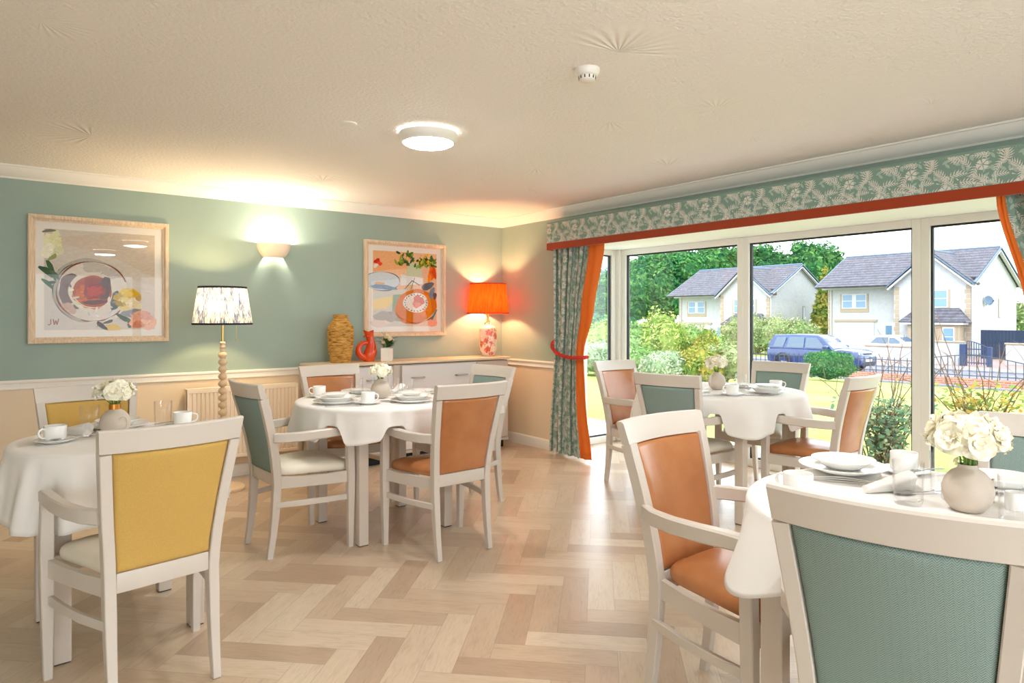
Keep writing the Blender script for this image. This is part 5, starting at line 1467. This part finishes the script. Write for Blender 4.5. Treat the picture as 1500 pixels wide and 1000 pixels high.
# satellite dish on the side wall
m = MB(); m.lathe([(0, -.09), (.15, -.06), (.30, 0), (.31, .01), (.15, -.045), (0, -.07)], 28)
dsh = m.obj('satellite_dish', M['barge'], None, 50, (50.6, 15.38, 2.35)); dsh.rotation_euler = (R_(78), 0, R_(-35)); tag(dsh, 'grey blue satellite dish fixed to the side wall of the nearer house', 'satellite dish')
m = MB(); m.tube([(0, .0, -.08), (0, .0, -.2), (.0, -.25, -.3)], .02, 8); m.obj('bracket', M['iron'], dsh, 40)
m = MB(); m.tube([(0, -.28, .02), (0, -.1, .35)], .012, 6); m.ball((0, -.1, .37), .05, 10, 8); m.obj('feed_arm', M['iron'], dsh, 40)

# garden walls, gate and fence in front of the houses
def wallthing(name, label, x0, x1, y0, y1, z1, capx=True):
    r = empty(name, (x0, (y0 + y1) / 2, -1.22)); tag(r, label, 'garden wall', 'white garden walls')
    m = MB(); m.T = Matrix.Translation((-x0, -(y0 + y1) / 2, 1.22)); m.box(x0, x1, y0, y1, -1.22, z1); m.obj('wall', M['harl'], r, 0)
    m = MB(); m.T = Matrix.Translation((-x0, -(y0 + y1) / 2, 1.22)); m.box(x0 - .05, x1 + .05, y0 - .05, y1 + .05, z1, z1 + .08, .01, 1); m.obj('coping', M['sandstone'], r, 0)
wallthing('garden_wall', 'white garden wall with stone coping in front of the nearer house', 40, 40.25, 13.35, 15.6, -.05)
wallthing('garden_wall', 'lower white garden wall hiding the wheels of the white car', 40, 40.25, 15.65, 18.3, -.38)
wallthing('garden_wall', 'white side wall beyond the blue gate beside the driveway', 42.3, 42.5, 9.2, 12.1, -.15)
M['gateblue'] = mat('blue painted steel', (38, 56, 92), 0.5, 0.4)
M['fencedark'] = mat('dark stained fence boards', (40, 50, 70), 0.8, 0.2)
gt = empty('garden_gate', (39.6, 12.6, -1.22)); tag(gt, 'tall blue barred gate between two white garden walls', 'gate')
m = MB(); m.box(-.12, .12, .42, .70, 0, 1.12, .01, 1); m.obj('gate_post', M['gateblue'], gt, 0)
m = MB(); m.box(-.1, .1, -.70, -.50, 0, 1.0, .01, 1); m.obj('gate_post', M['gateblue'], gt, 0)
m = MB()
for k in range(9): m.box(-.015, .015, -.46 + k * .105, -.43 + k * .105, .08, 1.0 + .28 * math.sin(PI * .5 * k / 8))
for z in (.15, .55, .85): m.box(-.02, .02, -.48, .42, z, z + .05)
m.sweep([(0, -.45 + .84 * k / 8, 1.0 + .28 * math.sin(PI * .5 * k / 8)) for k in range(9)], .04, .04, ch=.2)
m.obj('barred_leaf', M['gateblue'], gt, 0)
m = MB()
y = 6.0
while y < 14.8: m.box(0, .03, y, y + .16, 0, 1.75 if y > 9.5 else 1.95); y += .17
o = m.obj('board_fence', M['fencedark'], None, 0, (47.4, 0, -1.24)); tag(o, 'dark blue boarded fence beside the nearer house, beyond the driveway', 'fence')

# ------------------------------------------------------------------ cars
M['carblue'] = mat('blue car paint', (26, 52, 104), 0.22, 0.5, Coat_Weight=0.6)
M['carwhite'] = mat('white car paint', (238, 238, 242), 0.25, 0.5, Coat_Weight=0.5)
M['carglass'] = mat('dark car glass', (70, 90, 112), 0.06, 0.8)
M['tyre'] = mat('tyre rubber', (38, 40, 46), 0.8, 0.2)
M['alloy'] = mat('alloy rim', (150, 154, 164), 0.35, 0.5, 0.6)
M['lampglass'] = mat('headlamp glass', (226, 232, 238), 0.1, 0.7)
M['redlamp'] = mat('red tail lamp', (190, 40, 50), 0.2, 0.6)
M['cargrey'] = mat('dark grey plastic trim', (48, 52, 62), 0.6, 0.3)
M['plate'] = mat('white number plate', (232, 232, 224), 0.5)
def car(label, loc, rz, paint, L, W, H, belt, hood, suv, group):
    """nose toward +x, centred on x=y=0"""
    r = empty('car', loc, R_(rz)); tag(r, label, 'car', group)
    hl, hw = L / 2, W / 2; zb = .30 if suv else .2; wr_ = .37 if suv else .32
    ax = (-hl * .60, hl * .61)
    st = [(-hl, zb + .18, belt - .12, .86), (-hl + .06, zb + .08, belt - .02, .95), (-hl * .75, zb, belt, 1.0), (-hl * .2, zb - .05, belt, 1.0), (hl * .30, zb - .05, belt - .01, 1.0), (hl * .44, zb - .04, belt - .05, 1.0), (hl * .62, zb, hood + .03, .99), (hl * .84, zb, hood - .02, .95), (hl * .95, zb + .02, hood - .10, .87), (hl, zb + .10, hood - .26, .76)]
    secs = []
    for x, z0, z1, k in st:
        w_ = hw * k; secs.append([(x, -w_ * .93, z0), (x, -w_, z0 + .16), (x, -w_, z1 - .18), (x, -w_ * .95, z1 - .05), (x, -w_ * .80, z1), (x, w_ * .80, z1), (x, w_ * .95, z1 - .05), (x, w_, z1 - .18), (x, w_, z0 + .16), (x, w_ * .93, z0)])
    m = MB(); m.loft(secs); body = m.obj('body', M[paint], r, 40)
    # greenhouse
    if suv: gh = [(-hl + .10, .92, belt - .03, H - .42), (-hl + .30, .88, belt - .02, H - .05), (-hl * .4, .88, belt - .02, H), (hl * .10, .87, belt - .02, H - .03), (hl * .24, .88, belt - .02, H - .20), (hl * .46, .90, belt - .06, belt - .02)]
    else: gh = [(-hl + .12, .86, belt - .04, belt + .06), (-hl * .62, .84, belt - .02, H - .10), (-hl * .3, .84, belt - .02, H - .01), (hl * .02, .84, belt - .02, H - .02), (hl * .2, .86, belt - .02, H - .2), (hl * .5, .88, belt - .06, belt)]
    secs = []
    for x, k, z0, z1 in gh:
        w_ = hw * k; tp = w_ - (z1 - z0) * .24; secs.append([(x, -w_, z0), (x, -tp, z1 - .05), (x, -tp + .07, z1), (x, tp - .07, z1), (x, tp, z1 - .05), (x, w_, z0)])
    m = MB(); m.loft(secs); m.obj('cabin', M[paint], r, 40)
    def side_glass(x0, x1, x2, x3, zt, nm='side_window'):
        for s in (-1, 1):
            m = MB(); off = .012
            def P(x, z): return (x, s * (hw * .885 - (z - belt) * .235 + off), z)
            m.loft([[P(x0, belt + .03), P(x1, zt)], [P(x3, belt + .03), P(x2, zt)]], cap=False, closed=False); m.obj(nm, M['carglass'], r, 0)
    if suv:
        side_glass(-hl * .86, -hl * .78, -hl * .56, -hl * .62, H - .15); side_glass(-hl * .54, -hl * .50, -hl * .16, -hl * .16, H - .13); side_glass(-hl * .12, -hl * .12, hl * .10, hl * .33, H - .15)
    else:
        side_glass(-hl * .60, -hl * .42, -hl * .10, -hl * .10, H - .13); side_glass(-hl * .06, -hl * .06, hl * .08, hl * .36, H - .15)
    w1 = hw * .80; w2 = hw * .64
    m = MB(); x0, z0, x1, z1 = (hl * .44, belt + .03, hl * .18, H - .12); m.loft([[(x0 + .02, -w1, z0), (x1 + .03, -w2, z1)], [(x0 + .02, w1, z0), (x1 + .03, w2, z1)]], cap=False, closed=False); m.obj('windscreen', M['carglass'], r, 0)
    m = MB(); xa, xb = (-hl + .085, -hl + .245) if suv else (-hl + .10, -hl * .66); za = belt + .06; zb2 = H - .16
    m.loft([[(xa, -w1 * .95, za), (xb - .02, -w2, zb2)], [(xa, w1 * .95, za), (xb - .02, w2, zb2)]], cap=False, closed=False); m.obj('rear_window', M['carglass'], r, 0)
    for x in ax:
        for s in (-1, 1):
            m = MB(); m.lathe([(wr_ * .62, -.10), (wr_ * .96, -.11), (wr_, -.08), (wr_, .08), (wr_ * .96, .11), (wr_ * .62, .10)], 30, close=True)
            t_ = m.obj('wheel', M['tyre'], r, 40, (x, s * (hw - .10), wr_)); t_.rotation_euler = (R_(90), 0, 0)
            m = MB(); m.lathe([(0, s * -.07), (wr_ * .2, s * -.09), (wr_ * .22, s * -.05), (wr_ * .6, s * -.05), (wr_ * .64, s * -.10)], 30)
            for k in range(5):
                m.T = Matrix.Rotation(2 * PI * k / 5, 4, 'Z'); m.box(.04, wr_ * .62, -.03, .03, min(s * -.09, s * -.06), max(s * -.09, s * -.06)); m.T = Matrix.Identity(4)
            m.obj('rim', M['alloy'], t_, 40)
            m = MB(); pts = [(x + (wr_ + .05) * math.cos(a), s * (hw + .006), wr_ + .02 + (wr_ + .05) * math.sin(a)) for a in [PI * k / 14 for k in range(15)]]
            m.sweep(pts, .04, .07, up=(0, 1, 0)); m.obj('wheel_arch', M['cargrey'] if suv else M[paint], r, 40)
    for s in (-1, 1):
        m = MB(); m.T = Matrix.Translation((hl * .90, s * hw * .66, hood - .20)) @ Matrix.Rotation(R_(-s * 24), 4, 'Z'); m.box(-.2, .12, -.17, .17, -.06, .07, .03, 2); m.obj('headlamp', M['lampglass'], r, 40)
        m = MB(); m.T = Matrix.Translation((-hl + .05, s * hw * .74, belt - .22)); m.box(-.03, .12, -.13, .13, -.12, .12, .02, 1); m.obj('tail_lamp', M['redlamp'], r, 40)
        m = MB(); m.box(hl * .30, hl * .38, min(s * hw * .92, s * (hw + .16)), max(s * hw * .92, s * (hw + .16)), belt + .02, belt + .17, .03, 2); m.obj('door_mirror', M[paint], r, 40)
    m = MB(); m.box(hl * .93, hl - .02, -hw * .42, hw * .42, hood - .30, hood - .16, .02, 1); m.box(hl * .93, hl + .02, -hw * .66, hw * .66, zb + .02, zb + .22, .03, 1); m.obj('grille', M['cargrey'], r, 0)
    m = MB(); m.box(hl + .022, hl + .035, -.26, .26, zb + .23, zb + .34); m.box(hl - .02, hl + .022, -.27, .27, zb + .22, zb + .35); m.obj('number_plate', M['plate'], r, 0)
    return r
car('blue estate style off roader parked at the kerb behind the round green bush', (31.5, 16.5, -1.25), -90, 'carblue', 4.55, 1.92, 1.72, 1.05, 1.06, True, None)
car('white hatchback parked behind the lower white garden wall', (43.7, 18.1, -1.215), 90 + 180, 'carwhite', 4.1, 1.75, 1.42, .88, .84, False, None)

# ------------------------------------------------------------------ plants
def leaf_mat(name, stops, rough=.7, trans=.25):
    m = bpy.data.materials.new(name); m.use_nodes = True; t = NT(m); t.n.clear()
    out = t.node('ShaderNodeOutputMaterial'); g_ = t.node('ShaderNodeNewGeometry')
    n = t.noise(t.coord(), .9, 2); k = t.math('ADD', t.math('MULTIPLY', g_.outputs['Random Per Island'], .65), t.math('MULTIPLY', n, .45))
    c = t.ramp(k, [(p, dim(lin(*q), .78)) for p, q in stops]); d = t.node('ShaderNodeBsdfDiffuse'); tr = t.node('ShaderNodeBsdfTranslucent'); mx = t.node('ShaderNodeMixShader'); mx.inputs[0].default_value = trans
    t.put(d.inputs[0], c); t.put(tr.inputs[0], c); t.l.new(d.outputs[0], mx.inputs[1]); t.l.new(tr.outputs[0], mx.inputs[2]); t.l.new(mx.outputs[0], out.inputs[0]); return m
M['lf_yellow'] = leaf_mat('yellow green foliage', [(.15, (110, 150, 66)), (.5, (166, 190, 92)), (.85, (216, 214, 140))])
M['lf_mid'] = leaf_mat('mid green foliage', [(.15, (84, 128, 64)), (.5, (132, 172, 90)), (.85, (186, 208, 140))])
M['lf_dark'] = leaf_mat('dark evergreen foliage', [(.15, (34, 84, 62)), (.5, (62, 122, 74)), (.85, (118, 166, 92))])
M['lf_fir'] = leaf_mat('fir foliage', [(.15, (30, 82, 70)), (.5, (56, 118, 70)), (.85, (104, 160, 84))])
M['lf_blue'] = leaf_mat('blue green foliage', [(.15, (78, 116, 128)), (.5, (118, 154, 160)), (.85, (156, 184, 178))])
M['lf_grey'] = leaf_mat('grey green foliage', [(.15, (112, 144, 104)), (.5, (166, 188, 146)), (.85, (216, 218, 190))])
M['lf_hedge'] = leaf_mat('hedge foliage', [(.15, (92, 124, 68)), (.5, (144, 170, 104)), (.85, (206, 200, 160))])
M['lf_gold'] = leaf_mat('golden conifer foliage', [(.15, (84, 124, 60)), (.5, (140, 160, 72)), (.85, (206, 176, 90))])
M['bark'] = mat('grey brown bark', (112, 94, 78), 0.9, 0.1)
M['twig'] = mat('bare rose twig', (120, 96, 74), 0.8, 0.2)
def foliage_mesh(name, blobs, n, size, m, seed, elong=1.0, core=.80, up=.0):
    """leaf shapes scattered through the outer layer of ellipsoid blobs over dense inner masses"""
    rnd = random.Random(seed); V, F = [], []
    tot = sum((b[3] * b[4] + b[4] * b[5] + b[3] * b[5]) for b in blobs)
    for cx, cy, cz, rx, ry, rz in blobs:
        k = int(n * (rx * ry + ry * rz + rx * rz) / tot)
        for _ in range(k):
            z = rnd.uniform(-.75, 1); a = rnd.random() * 6.283; q = math.sqrt(max(0, 1 - z * z)); d = Vector((q * math.cos(a), q * math.sin(a), z))
            lump = 1 + .10 * math.sin(d.x * 5 + seed) * math.sin(d.y * 6 + 1) + .08 * math.sin(d.z * 8 + seed * 2)
            s = (.80 + .24 * rnd.random()) * lump; p = Vector((cx + d.x * rx * s, cy + d.y * ry * s, cz + d.z * rz * s))
            nr = (d + Vector((rnd.gauss(0, .5), rnd.gauss(0, .5), rnd.gauss(0, .5) + .2))).normalized(); t1 = nr.orthogonal().normalized(); t1.rotate(Matrix.Rotation(rnd.random() * 6.283, 3, nr)); t2 = nr.cross(t1)
            if up: t1 = (t1 + Vector((0, 0, up))).normalized()
            L = size * rnd.uniform(.6, 1.25); w = L * .5; b0 = len(V)
            V += [p - t1 * L * elong, p + t2 * w * .8 - t1 * L * .1 * elong, p + t1 * L * elong, p - t2 * w * .8 - t1 * L * .1 * elong]; F.append((b0, b0 + 1, b0 + 2, b0 + 3))
        if core:
            nu, nv = 14, 8; b0 = len(V)
            for j in range(nv + 1):
                e = -PI / 2 + PI * j / nv
                for i in range(nu):
                    d = Vector((math.cos(e) * math.cos(2 * PI * i / nu), math.cos(e) * math.sin(2 * PI * i / nu), math.sin(e)))
                    lump = 1 + .10 * math.sin(d.x * 5 + seed) * math.sin(d.y * 6 + 1) + .08 * math.sin(d.z * 8 + seed * 2); s = core * lump
                    V.append(Vector((cx + d.x * rx * s, cy + d.y * ry * s, cz + d.z * rz * s)))
            for j in range(nv):
                for i in range(nu): F.append((b0 + j * nu + i, b0 + j * nu + (i + 1) % nu, b0 + (j + 1) * nu + (i + 1) % nu, b0 + (j + 1) * nu + i))
    me = bpy.data.meshes.new(name); me.from_pydata([tuple(v) for v in V], [], F); me.materials.append(m); return me
def bush(label, x, y, rx, ry, h, mt, n=2200, size=.09, seed=1, blobs=None, group='garden shrubs', name='shrub', cat='shrub', z=None):
    z = gz(x) if z is None else z; r = empty(name, (x, y, z)); tag(r, label, cat, group); rnd = random.Random(seed)
    if blobs is None:
        blobs = [(0, 0, h * .48, rx * .8, ry * .8, h * .5)]
        for k in range(5):
            a = k * 1.26 + seed; blobs.append((math.cos(a) * rx * .5, math.sin(a) * ry * .5, h * (.35 + .25 * rnd.random()), rx * .5, ry * .5, h * .36))
    add('foliage', foliage_mesh('foliage', blobs, n, size, M[mt], seed), r)
    m = MB()
    for k in range(3): a = k * 2.1 + seed; m.tube([(math.cos(a) * .06, math.sin(a) * .06, -.02), (math.cos(a) * rx * .3, math.sin(a) * ry * .3, h * .55)], [.03, .015], 6)
    m.obj('stems', M['bark'], r, 60); return r
def pol(u, X):
    """y on the line x=X for a bearing given as horizontal offset per 985"""
    a = math.atan((u - 750) / 985) + R_(37.75); return X / math.tan(a)
bush('tall pale yellow green shrub in front of the dark firs', 17.5, pol(968, 17.5), 1.0, 1.0, 2.15, 'lf_yellow', 5440, 0.072, 3)
bush('bright shrub beside the window corner post', 17.0, pol(926, 17), 1.05, 1.05, 1.75, 'lf_mid', 4420, 0.072, 4)
bush('rounded yellow shrub seen through the side light', 17.0, pol(884, 17), 1.25, 1.1, 1.75, 'lf_yellow', 4420, 0.072, 6)
bush('grey green low shrub under the side light shrub', 14.5, pol(880, 14.5), 1.1, 1.0, 1.05, 'lf_grey', 4080, 0.058, 7)
bush('dark green broad shrub behind the pale ones', 19.0, pol(1008, 19), 1.5, 1.2, 1.75, 'lf_mid', 4760, 0.072, 8)
bush('slim upright yellow green shrub near the house wall', 18.0, pol(1034, 18), .55, .55, 1.65, 'lf_gold', 3060, 0.058, 9)
bush('low mid green shrub at the lawn edge beside the corner post', 14.5, pol(935, 14.5), .75, .75, .95, 'lf_mid', 3400, 0.058, 10)
bush('low grey green shrub at the lawn edge behind the tan chair', 14.2, pol(978, 14.2), .8, .75, .90, 'lf_grey', 3400, 0.058, 11)
bush('small golden shrub behind the bay table flowers', 14.6, pol(1024, 14.6), .65, .65, 1.05, 'lf_gold', 3060, 0.058, 12)
bush('dull dark shrub beside the middle window post', 16.0, pol(1062, 16), .85, .8, 1.15, 'lf_hedge', 3400, 0.058, 13)
bush('clipped round dark green bush in front of the blue car', 23.5, pol(1214, 23.5), .82, .82, 1.02, 'lf_dark', 4420, 0.050, 14, blobs=[(0, 0, .48, .78, .85, .56)])
# hedge between the houses
bush('tall mixed hedge behind the blue car', 41.5, 24.9, 1.3, 2.2, 2.75, 'lf_hedge', 8840, 0.094, 15, blobs=[(0, 1.5, 1.2, 1.2, 1.6, 1.55), (0, -.2, 1.2, 1.2, 1.6, 1.5), (0, -1.8, 1.1, 1.1, 1.3, 1.4), (0, 2.8, 1.2, 1.2, 1.2, 1.4)], group='hedges', name='hedge', cat='hedge', z=-1.22)
bush('dark hedge in front of the farther house', 40.5, 31.5, 1.3, 2.6, 2.0, 'lf_hedge', 6120, 0.094, 16, blobs=[(0, 1.6, .9, 1.1, 1.6, 1.15), (0, -.4, .9, 1.1, 1.6, 1.1), (0, 3.4, .9, 1.1, 1.4, 1.1)], group='hedges', name='hedge', cat='hedge', z=-1.22)
def tree(label, x, y, h, r, mt, n, size, seed, conic=True, group='trees beyond the houses', z=-1.3):
    rt = empty('conifer' if conic else 'tree', (x, y, z)); tag(rt, label, 'tree', group); rnd = random.Random(seed)
    if conic: blobs = [(0, 0, h * (.10 + .84 * f), r * (1.05 - f) + .15, r * (1.05 - f) + .15, h * .13 * (1.2 - .6 * f)) for f in (0, .15, .3, .45, .6, .74, .87, 1)]
    else:
        blobs = [(0, 0, h * .62, r * .75, r * .75, h * .36)]
        for k in range(9): a = k * 2.4; f = .35 + .5 * rnd.random(); blobs.append((math.cos(a) * r * .55, math.sin(a) * r * .55, h * f, r * .45, r * .45, h * .2))
    add('crown', foliage_mesh('crown', blobs, n, size, M[mt], seed, core=.78), rt)
    m = MB(); m.tube([(0, 0, -.1), (0, 0, h * .5)], [r * .08 + .05, r * .04], 8); m.obj('trunk', M['bark'], rt, 60); return rt
tree('golden tipped conifer between the two white houses', 53, 27.35, 6.6, 1.2, 'lf_gold', 5200, .17, 21)
tr_ = [(64, 902, 9.2, 3.6), (66, 930, 10.6, 4.2), (62, 958, 10.2, 4.0), (64, 985, 10.4, 4.2), (68, 1012, 11.0, 4.4), (72, 1040, 11.2, 4.4), (74, 1066, 11.6, 4.2)]
NMT = ['dark fir beside the window corner post, first of the row', 'tall fir behind the yellow shrub, second of the row', 'fir behind the tallest shrub, third of the row', 'fir at the end of the farther roof, fourth of the row', 'fir rising above the farther roof slope, fifth of the row', 'fir behind the farther roof ridge, sixth of the row', 'fir beside the middle window post, last of the row']
for k, (X, u, h, r) in enumerate(tr_): tree(NMT[k], X, pol(u, X), h, r, 'lf_fir' if k % 2 else 'lf_dark', 9000, .30, 30 + k, k % 3 == 9, group='dark firs beyond the garden')
tree('broad dark tree above the farther gable roof', 76, pol(1128, 76), 11.6, 3.6, 'lf_fir', 7000, .30, 41, False)
tree('broad dark tree between the two house roofs', 72, pol(1200, 72), 11.2, 3.3, 'lf_dark', 7000, .30, 42, False)
tree('dark spreading tree behind the side light shrubs', 30, pol(886, 30), 2.9, 2.0, 'lf_dark', 2600, .16, 43, False, z=-1.3)
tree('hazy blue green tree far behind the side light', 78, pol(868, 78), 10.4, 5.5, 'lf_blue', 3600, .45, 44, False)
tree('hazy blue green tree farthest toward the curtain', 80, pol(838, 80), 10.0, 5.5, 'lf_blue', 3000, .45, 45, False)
tree('small bush at the end of the boarded fence', 60, pol(1497, 60), 3.8, 1.8, 'lf_hedge', 1600, .2, 46, False)

# rose bushes against the glass
M['lf_rose'] = leaf_mat('blue green rose leaves', [(.12, (96, 146, 118)), (.45, (146, 190, 152)), (.7, (196, 210, 160)), (.9, (206, 150, 116))])
M['lf_autumn'] = leaf_mat('yellowing rose leaves', [(.15, (104, 148, 84)), (.5, (172, 186, 98)), (.85, (224, 168, 84))])
def rose(label, x, y, w, h, n, seed, mt, canes, reach):
    r = empty('rose_bush', (x, y, -.07)); tag(r, label, 'rose bush', 'rose bushes outside the glass'); rnd = random.Random(seed)
    m = MB(); V, F = [], []; ends = []
    for k in range(canes):
        a = rnd.random() * 6.28; q = rnd.uniform(.25, 1); p = Vector((rnd.uniform(-.1, .1), rnd.uniform(-.15, .15), 0)); pts = [p]
        tgt = Vector((math.cos(a) * w * q * .7, math.sin(a) * w * q, h * rnd.uniform(.7, 1.0) + reach * rnd.random() ** 2))
        for s in range(1, 7): f = s / 6; pts.append(p + (tgt - p) * f + Vector((0, 0, .18 * math.sin(PI * f) * q)) + Vector((rnd.gauss(0, .015), rnd.gauss(0, .015), 0)))
        m.tube(pts, [.007 - .0045 * s / 6 for s in range(7)], 5); ends.append(pts)
        for b in range(3):
            i = rnd.randint(2, 5); d = Vector((rnd.gauss(0, .12), rnd.gauss(0, .12), rnd.uniform(.05, .22))); m.tube([pts[i], pts[i] + d * .5, pts[i] + d + Vector((0, 0, -.02))], [.003, .0022, .0012], 4)
    m.obj('canes', M['twig'], r, 60)
    for k in range(n):
        pts = rnd.choice(ends); f = rnd.uniform(.15, .95) * 6; i = min(5, int(f)); p = pts[i].lerp(pts[i + 1], f - i) + Vector((rnd.gauss(0, .07), rnd.gauss(0, .07), rnd.gauss(0, .06)))
        if p.z > h * (1.0 - .25 * rnd.random()): continue
        p.z = max(p.z, .02)
        nr = Vector((rnd.gauss(0, .6), rnd.gauss(0, .6), 1)).normalized(); t1 = nr.orthogonal().normalized(); t1.rotate(Matrix.Rotation(rnd.random() * 6.28, 3, nr)); t2 = nr.cross(t1); L = rnd.uniform(.018, .036); b0 = len(V)
        V += [p - t1 * L, p - t1 * L * .3 + t2 * L * .55, p + t1 * L * .4 + t2 * L * .45, p + t1 * L, p + t1 * L * .4 - t2 * L * .45, p - t1 * L * .3 - t2 * L * .55]; F.append(tuple(range(b0, b0 + 6)))
    me = bpy.data.meshes.new('leaves'); me.from_pydata([tuple(v) for v in V], [], F); me.materials.append(M[mt]); add('leaves', me, r); return r
rose('dense leafy rose bush with bare upper canes outside the window behind the tan chair', 6.35, 2.72, .66, .70, 2000, 51, 'lf_rose', 26, .55)
rose('straggly yellowing rose bush with arching canes outside the end window', 6.7, 2.10, .75, .85, 1500, 52, 'lf_autumn', 22, .75)

# ------------------------------------------------------------------ daylight
wd = bpy.data.worlds.new('overcast sky'); sc.world = wd; wd.use_nodes = True
bg = wd.node_tree.nodes['Background']; bg.inputs[0].default_value = (.89, .945, 1.0, 1); bg.inputs[1].default_value = 3.8
sl = bpy.data.lights.new('soft_sun', 'SUN'); sl.energy = 1.0; sl.angle = R_(25); sl.color = (1, 1, 1)
so = bpy.data.objects.new('soft_sun', sl); col.objects.link(so)
so.rotation_euler = Vector((.62, .12, -.78)).to_track_quat('-Z', 'Y').to_euler()
